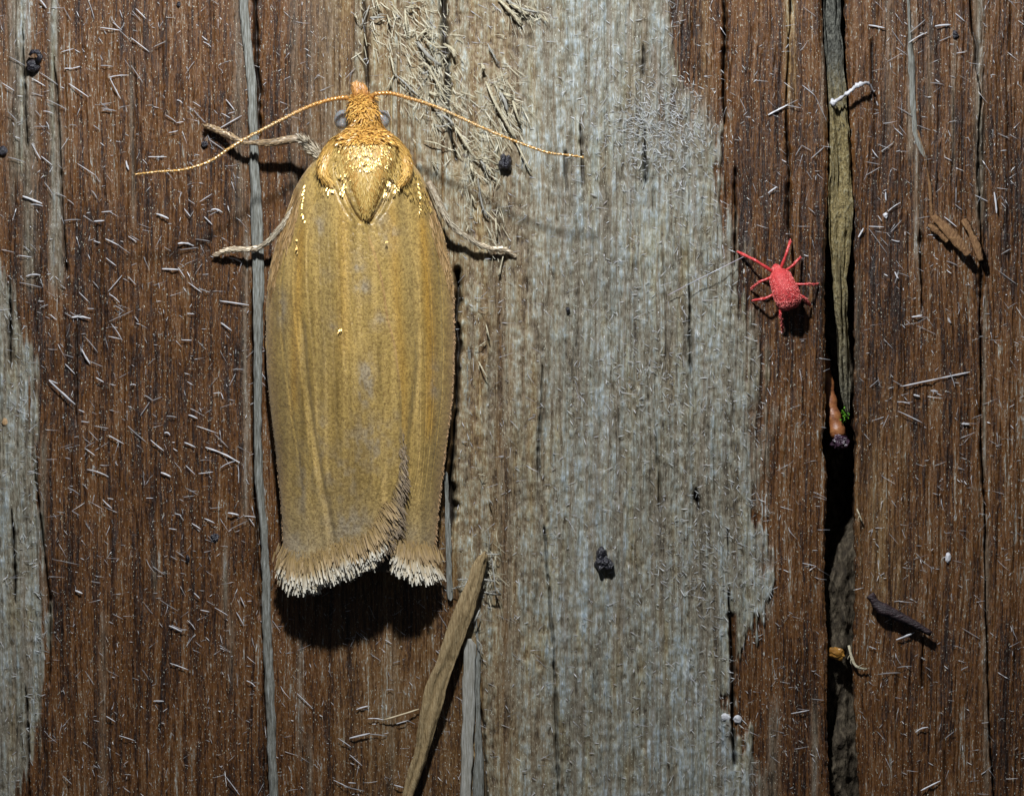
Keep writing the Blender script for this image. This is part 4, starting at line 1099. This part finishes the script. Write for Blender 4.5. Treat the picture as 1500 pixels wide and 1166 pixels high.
def flow_back(spread=.25, out=.35):
    def f(px, py, r):
        u = (px - 538) / 45
        a = r.normal(0, spread, len(px)) + u * out
        return np.stack([np.sin(a), -np.cos(a)], -1)
    return f
bt = lambda x, y: body_top(x, y)[0]
def keep_body(x, y):
    rx = np.interp(y, pr[:, 0], pr[:, 2]) * 100
    return np.abs(x - np.interp(y, pr[:, 0], pr[:, 1])) < rx * .98
def flow_head(px, py, r):
    # hairs sweep back and cross over the crown
    u = (px - 533) / 24
    a = np.where(py < 170, -u * 1.1 + r.normal(0, .45, len(px)), np.where(u > 0, -1.25, 1.25) * np.clip((py - 160) / 30, 0, 1) + r.normal(0, .5, len(px)))
    return np.stack([np.sin(a), -np.cos(a)], -1)
gs = [scatter_top(2400, (480, 600), (200, 325), bt, flow_back(.20, .35), (.08, .14), (.010, .020), (-.006, .006), 1, keep_body, .06, (-.1, .05))]

mlink('thorax_hair', ribbon_mesh('thorax_hair', gs, M_hair_dim), None, kind='stuff')
gs = [scatter_top(1300, (500, 572), (140, 197), bt, flow_head, (.12, .24), (.008, .016), (0, .03), 2, keep_body, .16, (-.2, .15)),
      scatter_top(420, (500, 572), (141, 170), bt, flow_back(.6, .9), (.06, .13), (.010, .018), (0, .02), 3, keep_body, .55)]
mlink('head_tuft', ribbon_mesh('head_tuft', gs, M_hair), None, kind='stuff', label='orange crossed hair tuft on the head')
gs = [scatter_top(800, (494, 580), (192, 212), bt, flow_back(.6, 1.1), (.05, .12), (.012, .022), (.0, .025), 4, keep_body, .4)]
mlink('collar_frill', ribbon_mesh('collar_frill', gs, M_hair), None, kind='stuff')

def keep_glint(x, y):
    k1 = (((x - 541) / 34) ** 2 + ((y - 234) / 20) ** 2 < 1) & ((vnoise(x, y, 4, 5, 71) + .35 * vnoise(x, y, 11, 9, 72)) > .62)
    k2 = (np.abs(x - (502 - 6 * np.sin((y - 212) / 17) + np.maximum(0, y - 240) * .55)) < 2.6) & (y > 212) & (y < 270)
    k3 = (np.abs(x - (571 - np.maximum(0, y - 238) * .35)) < 2.4) & (y > 206) & (y < 276)
    return (k1 | k2 | k3) & keep_body(x, y)
gs = [scatter_top(800, (490, 590), (206, 276), bt, flow_back(.35, .3), (.03, .06), (.008, .014), (.008, .02), 5, keep_glint, .22), scatter_top(170, (490, 590), (206, 276), bt, flow_back(.3, .2), (.02, .045), (.008, .014), (.012, .025), 6, keep_glint, .1, facing=(0, .36, .93))]  # thorax glints laid on as bright gold scales
mlink('glint_scales', ribbon_mesh('glint_scales', gs, M_glint), None, kind='stuff')

M_teg = hair_mat('scale_hair_shoulder', (.46, .26, .055), (.62, .40, .12), (.32, .175, .04), .38, .6)
# tegulae (shoulder lappets)
def lappet(pts, zs, wd, seed):
    s_ = spl([(x, y, z_, w_) for (x, y), z_, w_ in zip(pts, zs, wd)], 26)
    P = np.stack([(s_[:, 0] - 750) / 100, (583 - s_[:, 1]) / 100, arch_z(s_[:, 0], s_[:, 1]) + .02], -1)
    V, F = tube(P, s_[:, 3] / 100, 12, .5)
    o = mlink('tegula', fast_mesh('tegula', V, F), M_body)
    r = np.random.default_rng(seed)
    n = 1100
    k = r.integers(0, 26, n); a_ = r.uniform(.15, np.pi - .15, n)
    T = np.gradient(P, axis=0)[k]; T /= np.linalg.norm(T, axis=1)[:, None]
    S = np.cross(T, (0, 0, 1.0)); S /= np.linalg.norm(S, axis=1)[:, None]
    U = np.cross(S, T)
    Nn = np.cos(a_)[:, None] * S + np.sin(a_)[:, None] * U * .7
    B = P[k] + Nn * (s_[k, 3] / 100)[:, None] * np.array([1, 1, .8])
    D = T + r.normal(0, .14, (n, 3)) + Nn * .04
    V, F, at = ribbons(B, D, Nn + r.normal(0, .25, (n, 3)), r.uniform(.06, .12, n), r.uniform(.008, .015, n), r.uniform(-.15, .05, n), r.random(n))
    h = link('tegula_hair', fast_mesh('tegula_hair', V, F, at), M_teg)
    h.parent = o; h['kind'] = 'stuff'
    g = r.random(n) < .10
    return o
lappet([(503, 203), (490, 218), (480, 238), (478, 258), (486, 272)], [.93, .98, 1.0, 1.03, 1.05], [6, 10, 12, 10, 5], 61)
lappet([(572, 203), (583, 218), (593, 238), (595, 258), (588, 272)], [.93, .98, 1.0, 1.03, 1.05], [6, 10, 12, 10, 5], 62)

# wing base highlights, modelled as gold scales turned to the flash
def wing_z(x, y):
    return arch_z(x, y) + .045
def near(pts, wd):
    a_ = np.array(pts, float)
    def k(x, y):
        xc = np.interp(y, a_[:, 1], a_[:, 0])
        return (np.abs(x - xc) < wd) & (y > a_[0, 1]) & (y < a_[-1, 1])
    return k
gw = []
for kf, n_, bx, by in ((near([(449, 272), (445, 300), (446, 318), (450, 326)], 1.1), 70, (440, 455), (270, 328)),
                       (near([(612, 268), (616, 290), (615, 312)], 1.1), 70, (606, 622), (266, 314)),
                       (near([(505, 258), (507, 275), (503, 292)], 3.5), 26, (498, 512), (258, 292)),
                       (near([(486, 276), (488, 288)], 5), 16, (478, 496), (274, 290)),
                       (near([(571, 268), (566, 290)], 3), 18, (560, 578), (266, 292)),
                       (near([(583, 274), (580, 284)], 5), 14, (574, 590), (272, 286)),
                       (near([(437, 352), (438, 372)], 1.0), 12, (434, 442), (350, 374)),
                       (near([(570, 352), (570, 356)], 2), 3, (567, 573), (350, 358)),
                       (near([(500, 482), (503, 487)], 3), 7, (497, 505), (480, 489))):
    gw.append(scatter_top(n_, bx, by, wing_z, flow_back(.25, .1), (.025, .05), (.010, .018), (.004, .016), 70 + n_, kf, .05, (0, .1), facing=(0, .36, .93)))
gm = mlink('glint_scales', ribbon_mesh('glint_scales', gw, M_glint), None, kind='stuff')
gb = []
def keep_base(x, y):
    l, r = OL(y), OR_(y)
    return (x > l + 3) & (x < r - 3) & (y < 225 + 70 * np.abs(x - 537) / 70) & (np.abs(x - 537) > 18)
gb.append(scatter_top(1600, (440, 640), (208, 310), wing_z, flow_back(.25, .15), (.04, .08), (.009, .016), (-.012, .002), 91, keep_base, .04, (-.1, .05)))
mlink('wing_base_hair', ribbon_mesh('wing_base_hair', gb, M_hair_dim), None, kind='stuff')
# costal lappets: long adpressed scales running down the outer margin, some tipped dark brown
def keep_cost(left):
    def k(x, y):
        if left: c0 = fpl([(290, 441), (340, 428), (400, 404), (425, 397)])(y); return (x < c0 + 4) & (x > OL(y) + 1)
        c0 = fpl([(270, 620), (330, 634), (400, 657), (425, 664)])(y); return (x > c0 - 4) & (x < OR_(y) - 1)
    return k
def cost_dir(sgn):
    def f(px, py, r):
        a_ = r.normal(.14 * sgn, .12, len(px))
        return np.stack([np.sin(a_), -np.cos(a_)], -1)
    return f
M_cost = hair_mat('costal_scales', (.36, .22, .085), (.42, .28, .14), (.20, .105, .035), .45, .45)
wz0 = lambda x, y: arch_z(x, y) + .02
wz1 = lambda x, y: arch_z(x, y) - .02
for sgn, wing, kk, bx, zf in ((-1, wl, keep_cost(True), (388, 446), lambda x, y: arch_z(x, y) + .035), (1, wr, keep_cost(False), (616, 668), lambda x, y: arch_z(x, y) - .018)):
    g_ = scatter_top(420, bx, (275, 425), zf, cost_dir(sgn), (.12, .22), (.012, .022), (.0, .012), 101 + sgn, kk, .04, (-.05, .05))
    o = mlink('costal_scales', ribbon_mesh('costal_scales', [g_], M_cost), None, parent=wing, kind='stuff')

# fringes
def edge_fringe(pts, n, L, Wd, dirs, zoff, mat, wing, seed, name='fringe', zfun=None, prof=((0, .6), (.4, .95), (.8, 1), (1, .45)), jit=2.0, droop=0.0, nt=.12):
    """pts px polyline, dirs list of direction angles (deg, 0 = right, -90 = down) at each point"""
    r = np.random.default_rng(seed)
    q = np.array([(x, y, a_) for (x, y), a_ in zip(pts, dirs)], float)
    seg = np.concatenate([[0], np.cumsum(np.hypot(*(q[1:, :2] - q[:-1, :2]).T))])
    t = np.sort(r.uniform(0, seg[-1], n))
    x = np.interp(t, seg, q[:, 0]) + r.normal(0, jit, n); y = np.interp(t, seg, q[:, 1]) + r.normal(0, jit, n)
    ang = np.radians(np.interp(t, seg, q[:, 2]) + r.normal(0, 5, n))
    clump = (vnoise(t, t * 0, 7, 1, seed) - .5)
    ang = ang + clump * .25
    z = (zfun or arch_z)(x, y) + zoff + r.uniform(-.02, .02, n)
    P = np.stack([(x - 750) / 100, (583 - y) / 100, z], -1)
    D = np.stack([np.cos(ang), np.sin(ang), r.normal(-.08, .10, n) - droop], -1)
    Ln = np.interp(t, seg, L) if np.ndim(L) else np.full(n, L)
    Ln = Ln * r.uniform(.72, 1.12, n) * (1 + clump * .35)
    V, F, at = ribbons(P, D, np.tile([0, 0, 1.0], (n, 1)) + r.normal(0, nt, (n, 3)), Ln, r.uniform(*Wd, n), r.uniform(-.25, .05, n), r.random(n), prof)
    return V, F, at
M_fr_tail = hair_mat('fringe_cream', (.42, .30, .14), (.70, .66, .56), (.50, .41, .27), .42, .5, a0=.35, a1=1.0)
M_fr_base = hair_mat('fringe_tan', (.40, .27, .11), (.50, .36, .20), (.34, .24, .13), .45, .45)
M_fr_dark = hair_mat('fringe_brown', (.36, .25, .10), (.26, .20, .14), (.19, .135, .085), .5, .4)
M_fr_side = hair_mat('fringe_side', (.40, .24, .11), (.46, .31, .18), (.26, .16, .08), .5, .4)
rp = ((0, .7), (.45, .95), (.85, 1.0), (1, .7))
# left wing tail
gs = [edge_fringe([(414, 822), (425, 832), (450, 834), (478, 820), (505, 812), (530, 804), (545, 798)], 1900, [.26, .33, .32, .32, .31, .31, .30], (.014, .025), [-99, -93, -82, -78, -76, -74, -76], -.03, None, wl, 1, prof=rp),
      edge_fringe([(414, 818), (425, 828), (450, 830), (478, 816), (505, 808), (530, 800), (548, 792), (560, 782)], 620, [.22, .30, .28, .28, .26, .26, .26, .26], (.018, .030), [-99, -93, -82, -78, -76, -74, -70, -66], .015, None, wl, 2, prof=rp)]
mlink('tail_fringe', ribbon_mesh('tail_fringe', gs, M_fr_tail), None, parent=wl, kind='stuff')
gs = [edge_fringe([(416, 806), (428, 818), (450, 820), (478, 806), (505, 798), (528, 792), (546, 780), (558, 764), (570, 735)], 1500, [.22, .24, .24, .22, .22, .22, .22, .22, .18], (.016, .028), [-106, -98, -84, -78, -76, -74, -70, -64, -56], .045, None, wl, 22, jit=4.5, droop=.12)]
mlink('fringe_base', ribbon_mesh('fringe_base', gs, M_fr_base), None, parent=wl, kind='stuff')
gs = [edge_fringe([(585, 622), (590, 655), (588, 690), (580, 722), (574, 750), (566, 772), (556, 786), (545, 798)], 900, [.05, .14, .22, .28, .30, .30, .30, .30], (.010, .018), [-76, -70, -64, -62, -60, -60, -64, -70], -.01, None, wl, 3),
      edge_fringe([(586, 640), (588, 690), (579, 722), (572, 750), (563, 772), (552, 786)], 500, [.06, .12, .16, .18, .2, .2], (.010, .016), [-74, -62, -60, -60, -60, -66], .02, None, wl, 4)]
mlink('inner_fringe', ribbon_mesh('inner_fringe', gs, M_fr_dark), None, parent=wl, kind='stuff', label='greyish brown fringe along the overlapping inner margin')
gs = [edge_fringe([(584, 806), (600, 812), (618, 818), (634, 822)], 1100, [.30, .33, .31, .28], (.014, .025), [-100, -92, -82, -74], -.03, None, wr, 5, prof=rp),
      edge_fringe([(582, 802), (600, 808), (618, 814), (634, 818)], 380, [.22, .26, .26, .22], (.018, .030), [-100, -92, -82, -74], .01, None, wr, 6, prof=rp)]
mlink('tail_fringe', ribbon_mesh('tail_fringe', gs, M_fr_tail), None, parent=wr, kind='stuff')
gs = [edge_fringe([(583, 792), (600, 798), (618, 804), (635, 808)], 700, [.22, .24, .24, .2], (.016, .028), [-100, -90, -78, -66], .03, None, wr, 23, jit=4.5, droop=.12)]
mlink('fringe_base', ribbon_mesh('fringe_base', gs, M_fr_base), None, parent=wr, kind='stuff')
yl = [300, 360, 420, 500, 580, 660, 740, 790, 830]
gs = [edge_fringe([(float(OL(y)) + 1.0, y) for y in yl], 620, [.02, .025, .03, .03, .03, .03, .035, .05, .07], (.008, .013), [-100, -108, -112, -115, -110, -108, -108, -112, -112], -.01, None, wl, 7, jit=.6)]
mlink('side_fringe', ribbon_mesh('side_fringe', gs, M_fr_side), None, parent=wl, kind='stuff')
yl = [300, 360, 420, 500, 580, 660, 740, 790, 825]
gs = [edge_fringe([(float(OR_(y)) - 1.0, y) for y in yl], 620, [.02, .025, .03, .03, .03, .04, .045, .06, .08], (.008, .013), [-80, -72, -68, -66, -70, -72, -70, -62, -58], -.01, None, wr, 8, jit=.6)]
mlink('side_fringe', ribbon_mesh('side_fringe', gs, M_fr_side), None, parent=wr, kind='stuff')

# eyes
m, nt, b = new_mat('eye_grey')
b.inputs['Base Color'].default_value = (.20, .21, .23, 1)
b.inputs['Roughness'].default_value = .22
b.inputs['Subsurface Weight'].default_value = .4
b.inputs['Subsurface Scale'].default_value = .06
b.inputs['Alpha'].default_value = .62
lw = N(nt, 'ShaderNodeTexNoise'); lw.inputs['Scale'].default_value = 9
nt.links.new(ramp(nt, lw.outputs[0], [(.4, (.22, .235, .25)), (.6, (.33, .32, .33))]), b.inputs['Base Color'])
M_eye = m
for x in (503, 560):
    me = rock(0, 0, 12, 14.5, 12, 3, sub=4, rough=0)
    o = mlink('eye', me, M_eye)
    for p_ in me.polygons: p_.use_smooth = True
    o.location = Vector(W(x, 178, .60))

# palps
def hairy_limb(name, pts, rads, mat_skin, mat_hair, n, L, Wd, seed, spread=.4, parent=None, label=None, gold=0, flat=1.0):
    s_ = spl([(*p, r_) for p, r_ in zip(pts, rads)], 40)
    P = np.stack([(s_[:, 0] - 750) / 100, (583 - s_[:, 1]) / 100, s_[:, 2]], -1)
    R = s_[:, 3] / 100
    V, F = tube(P, R, 9, flat)
    o = mlink(name, fast_mesh(name, V, F), mat_skin, parent, label=label)
    r = np.random.default_rng(seed)
    k = r.integers(0, 39, n); fr = r.random(n)[:, None]
    B0 = P[k] * (1 - fr) + P[k + 1] * fr
    T = np.gradient(P, axis=0)[k]; T /= np.linalg.norm(T, axis=1)[:, None] + 1e-9
    S = np.cross(T, (0, 0, 1.0)); S /= np.linalg.norm(S, axis=1)[:, None] + 1e-9
    U = np.cross(S, T)
    a_ = r.uniform(-.3, np.pi + .3, n)
    Nn = np.cos(a_)[:, None] * S + np.sin(a_)[:, None] * U
    B = B0 + Nn * R[k][:, None] * .95
    D = T + r.normal(0, spread * .5, (n, 3)) + Nn * r.uniform(0, spread, n)[:, None]
    V, F, at = ribbons(B, D, Nn + r.normal(0, .2, (n, 3)), r.uniform(*L, n), r.uniform(*Wd, n), r.uniform(-.2, .1, n), r.random(n))
    h = link('limb_hair', fast_mesh('limb_hair', V, F, at), mat_hair)
    h.parent = o; h['kind'] = 'stuff'
    return o
M_palpskin = simple('palp_skin', (.24, .11, .03), (.36, .17, .045), (30, 30, 30), .5, .4)
hairy_limb('palp', [(528, 155, .78), (526, 142, .76), (523, 131, .70)], [8, 7.5, 4], M_palpskin, M_palp, 260, (.05, .10), (.010, .018), 21, .35)
hairy_limb('palp', [(536, 155, .78), (535, 142, .76), (531, 132, .70)], [8, 7, 3.5], M_palpskin, M_palp, 260, (.05, .10), (.010, .018), 22, .35)

# legs
M_legskin = simple('leg_skin', (.20, .15, .10), (.34, .27, .19), (25, 25, 25), .5, .4, .3)
M_leghair = hair_mat('leg_scales', (.55, .44, .30), (.72, .62, .46), (.22, .14, .08), .33, .8, .1)
M_leggrey = hair_mat('leg_scales_grey', (.40, .34, .24), (.54, .48, .37), (.27, .21, .14), .42, .5)
M_legdark = hair_mat('leg_scales_mottled', (.26, .17, .09), (.46, .33, .19), (.10, .055, .03), .38, .6, .1)
hairy_limb('leg', [(500, 262, .42), (478, 240, .50), (462, 224, .52), (446, 208, .50)], [7, 7, 7, 5], M_legskin, M_leggrey, 420, (.08, .15), (.010, .018), 31, .5, label='left front thigh, grey brown and shaggy')
hairy_limb('leg', [(447, 207, .50), (430, 206, .46), (405, 210, .42), (385, 211, .37), (360, 210, .30)], [3, 6.0, 5.6, 4.4, 3], M_legskin, M_legdark, 420, (.04, .08), (.008, .016), 32, .2, label='left front shin, mottled brown')
hairy_limb('leg', [(360, 210, .30), (345, 205, .24), (330, 197, .17), (316, 191, .13), (303, 185, .10)], [3.2, 4.0, 3.6, 3.9, 3.4], M_legskin, M_legdark, 420, (.04, .075), (.012, .020), 33, .35, label='left front foot')
hairy_limb('leg', [(436, 300, .46), (420, 324, .44), (408, 340, .38), (396, 353, .32), (380, 364, .24)], [4, 4, 4.2, 4, 3.6], M_legskin, M_leggrey, 380, (.05, .09), (.008, .015), 34, .14, label='left middle shin, grey')
hairy_limb('leg', [(380, 364, .23), (366, 366, .20), (350, 366, .17), (336, 367, .14), (318, 373, .09)], [4.4, 3.6, 4.2, 3.8, 2.6], M_legskin, M_leghair, 420, (.04, .075), (.012, .022), 35, .14, label='left middle foot, pale and shiny')
hairy_limb('leg', [(628, 268, .50), (642, 296, .46), (655, 322, .40), (670, 338, .32), (690, 352, .26), (702, 359, .22)], [5, 5.5, 4.8, 3.6, 3.4, 3.2], M_legskin, M_leggrey, 520, (.06, .11), (.008, .016), 36, .16, label='right middle shin, grey')
hairy_limb('leg', [(702, 359, .22), (718, 364, .19), (732, 365, .16), (742, 368, .13), (752, 374, .08)], [3.8, 3.2, 3.6, 3.0, 2.2], M_legskin, M_leghair, 320, (.035, .07), (.011, .020), 37, .14, label='right middle foot, pale and shiny')

# antennae
M_ant = simple('antenna_gold', (.36, .22, .09), (.60, .44, .25), (22, 22, 22), .24, 1.0, .3, .01, metallic=.25)
def _ant():
    nt = M_ant.node_tree; b = nt.nodes['Principled BSDF']
    old = b.inputs['Base Color'].links[0].from_socket
    nt.links.new(mix(nt, ramp(nt, attr(nt, 'along'), [(.12, (1, 1, 1)), (.38, (0, 0, 0))]), old, (.50, .24, .06)), b.inputs['Base Color'])
_ant()
def antenna(pts, zs, r0, r1, nseg, seed, label):
    s_ = spl([(x, y, z_) for (x, y), z_ in zip(pts, zs)], nseg * 5)
    P = np.stack([(s_[:, 0] - 750) / 100, (583 - s_[:, 1]) / 100, s_[:, 2]], -1)
    # equal arc length
    d = np.concatenate([[0], np.cumsum(np.linalg.norm(np.diff(P, axis=0), axis=1))])
    t = np.linspace(0, d[-1], nseg * 5)
    P = np.stack([np.interp(t, d, P[:, k]) for k in range(3)], -1)
    f = (np.arange(nseg * 5) % 5) / 5.0
    R = np.interp(t / d[-1], [0, .06, .3, 1], [r0 * 1.35, r0 * 1.1, r0 * .9, r1]) * (.60 + .60 * f)
    V, F = tube(P, R, 8)
    o = mlink('antenna', fast_mesh('antenna', V, F, dict(along=np.repeat(np.linspace(0, 1, len(V) // 8), 8))), M_ant, label=label)
    r = np.random.default_rng(seed)
    n = 900
    k = r.integers(0, len(P) - 1, n)
    T = np.gradient(P, axis=0)[k]; T /= np.linalg.norm(T, axis=1)[:, None]
    S = np.cross(T, (0, 0, 1.0)); S /= np.linalg.norm(S, axis=1)[:, None]; U = np.cross(S, T)
    a_ = r.uniform(0, 2 * np.pi, n); Nn = np.cos(a_)[:, None] * S + np.sin(a_)[:, None] * U
    V, F, at = ribbons(P[k] + Nn * R[k][:, None] * .8, T + Nn * .45, Nn, r.uniform(.02, .04, n), r.uniform(.006, .012, n), .0, r.random(n))
    h = link('antenna_hair', fast_mesh('antenna_hair', V, F, at), M_hair); h.parent = o; h['kind'] = 'stuff'
    return o
antenna([(512, 149), (505, 148), (480, 153), (450, 164), (420, 179), (395, 192), (365, 208), (340, 223), (320, 237), (300, 246), (270, 254), (240, 256), (205, 260)],
        [.95, 1.0, 1.1, 1.16, 1.2, 1.22, 1.24, 1.25, 1.26, 1.27, 1.28, 1.28, 1.26], .031, .014, 60, 41, 'left antenna')
antenna([(544, 152), (549, 144), (556, 142), (575, 142), (600, 149), (640, 162), (680, 180), (720, 198), (760, 214), (800, 228), (830, 232), (852, 235)],
        [.92, .97, 1.0, 1.06, 1.12, 1.18, 1.22, 1.25, 1.27, 1.28, 1.28, 1.26], .031, .014, 60, 42, 'right antenna')

# ================================================================ MITE
mroot = bpy.data.objects.new('red_mite', None)
COL.objects.link(mroot)
mroot.location = W(1147, 420, 0)
tag(mroot, 'tiny velvety red mite with eight legs spread, on brown wood left of the gap', 'mite')
MI = Matrix.Translation(mroot.location).inverted()
M_red = simple('mite_red', (.36, .020, .025), (.58, .065, .065), (40, 40, 40), .55, .4, .7, .02)
M_redleg = simple('mite_leg_red', (.42, .022, .025), (.60, .07, .07), (30, 30, 30), .35, .6, .3, .01)
M_redhair = hair_mat('mite_velvet', (.56, .045, .045), (.80, .22, .20), (.26, .012, .014), .5, .5)
hb = hz(1147, 420)
ax = np.array([.36, -.93]); ax /= np.linalg.norm(ax)
pm = [(-36, 2, .24, .16), (-33, 5, .29, .10), (-28, 6.5, .33, .08), (-24, 11, .37, .07), (-18, 15, .43, .07), (-8, 17, .47, .07), (4, 18.5, .50, .08), (16, 18.5, .50, .08), (25, 16, .46, .09), (30, 11.5, .40, .12), (33, 4, .32, .2)]
pp = spl(pm, 44)
Vm = np.zeros((44, 24, 3)); am = np.linspace(0, 2 * np.pi, 24, endpoint=False)
sd = np.array([-ax[1], ax[0]])
for q in range(44):
    c_ = np.array([(1147 - 750) / 100, (583 - 421) / 100]) + ax * pp[q, 0] / 100
    rr_ = max(pp[q, 1], 1) / 100
    top, bot = pp[q, 2] + hb, pp[q, 3] + hb
    dim = 1 - .06 * math.exp(-((pp[q, 0] - 14) / 5) ** 2)
    Vm[q, :, 0] = c_[0] + sd[0] * rr_ * np.cos(am); Vm[q, :, 1] = c_[1] + sd[1] * rr_ * np.cos(am)
    Vm[q, :, 2] = (top + bot) / 2 + (top - bot) / 2 * np.sin(am) * dim
i = np.arange(44 * 24).reshape(44, 24); j = np.roll(i, -1, 1)
Fm = np.stack([i[:-1], i[1:], j[1:], j[:-1]], -1).reshape(-1, 4)
mb = link('body', fast_mesh('body', Vm.reshape(-1, 3), Fm), M_red, mroot); mb.matrix_parent_inverse = MI
r = np.random.default_rng(12)
n = 3600
q = r.integers(3, 42, n); k = r.integers(0, 13, n)
B = Vm[q, k] + (Vm[np.minimum(q + 1, 43), (k + 1) % 24] - Vm[q, k]) * r.random(n)[:, None]
cc = Vm[q].mean(1)
Nn = B - cc; Nn /= np.linalg.norm(Nn, axis=1)[:, None]
D = np.stack([np.full(n, ax[0]), np.full(n, ax[1]), np.zeros(n)], -1) * .9 + Nn * .35 + r.normal(0, .25, (n, 3))
spot = np.exp(-(((B[:, 0] - (1152 - 750) / 100) / .045) ** 2 + ((B[:, 1] - (583 - 437) / 100) / .05) ** 2)) + np.exp(-(((B[:, 0] - (1160 - 750) / 100) / .03) ** 2 + ((B[:, 1] - (583 - 435) / 100) / .03) ** 2))
V, F, at = ribbons(B, D, np.cross(D, r.normal(0, 1, (n, 3))), r.uniform(.016, .030, n), r.uniform(.006, .010, n), .1, np.clip(.25 + .75 * r.random(n) - spot, 0, 1))
mh = link('velvet_hair', fast_mesh('velvet_hair', V, F, at), M_redhair, mb); mh['kind'] = 'stuff'
LEG = [((1130, 398), (1105, 382), (1080, 369), 3.0), ((1142, 396), (1152, 369), (1158, 352), 2.8), ((1147, 400), (1162, 388), (1173, 377), 2.5), ((1160, 417), (1181, 417), (1198, 417), 2.2),
       ((1162, 430), (1176, 436), (1187, 448), 2.8), ((1132, 406), (1113, 413), (1099, 424), 2.5), ((1137, 430), (1119, 438), (1101, 441), 2.6), ((1141, 440), (1142, 461), (1147, 487), 2.5)]
for kx, (a_, b_, c_, wd) in enumerate(LEG):
    z0, zm, z1 = hb + .22, hb + .27, max(hz(*c_), hb) + .03
    mx = ((b_[0] * 2 + c_[0]) / 3, (b_[1] * 2 + c_[1]) / 3)
    s_ = spl([(*a_, z0), ((a_[0] + b_[0]) / 2, (a_[1] + b_[1]) / 2, zm), (*b_, zm), (*mx, hb + .2), (*c_, z1)], 30)
    P = np.stack([(s_[:, 0] - 750) / 100, (583 - s_[:, 1]) / 100, s_[:, 2]], -1)
    t = np.linspace(0, 1, 30)
    R = wd * .86 / 100 * (1.0 - .35 * t + .25 * np.exp(-((t - .9) / .08) ** 2)) * (.72 + .34 * np.abs(np.sin(t * np.pi * 3)) ** .6)
    V, F = tube(P, R, 8)
    lo = link('leg', fast_mesh('leg', V, F), M_redleg, mroot); lo.matrix_parent_inverse = MI
    n = 110
    k = r.integers(1, 29, n); Nn = r.normal(0, 1, (n, 3)); Nn /= np.linalg.norm(Nn, axis=1)[:, None]
    T = np.gradient(P, axis=0)[k]; T /= np.linalg.norm(T, axis=1)[:, None]
    V, F, at = ribbons(P[k] + Nn * R[k][:, None] * .7, T + Nn * .8, Nn, r.uniform(.02, .04, n), .007, 0, r.uniform(.3, 1, n))
    lh = link('leg_hair', fast_mesh('leg_hair', V, F, at), M_redhair, lo); lh['kind'] = 'stuff'
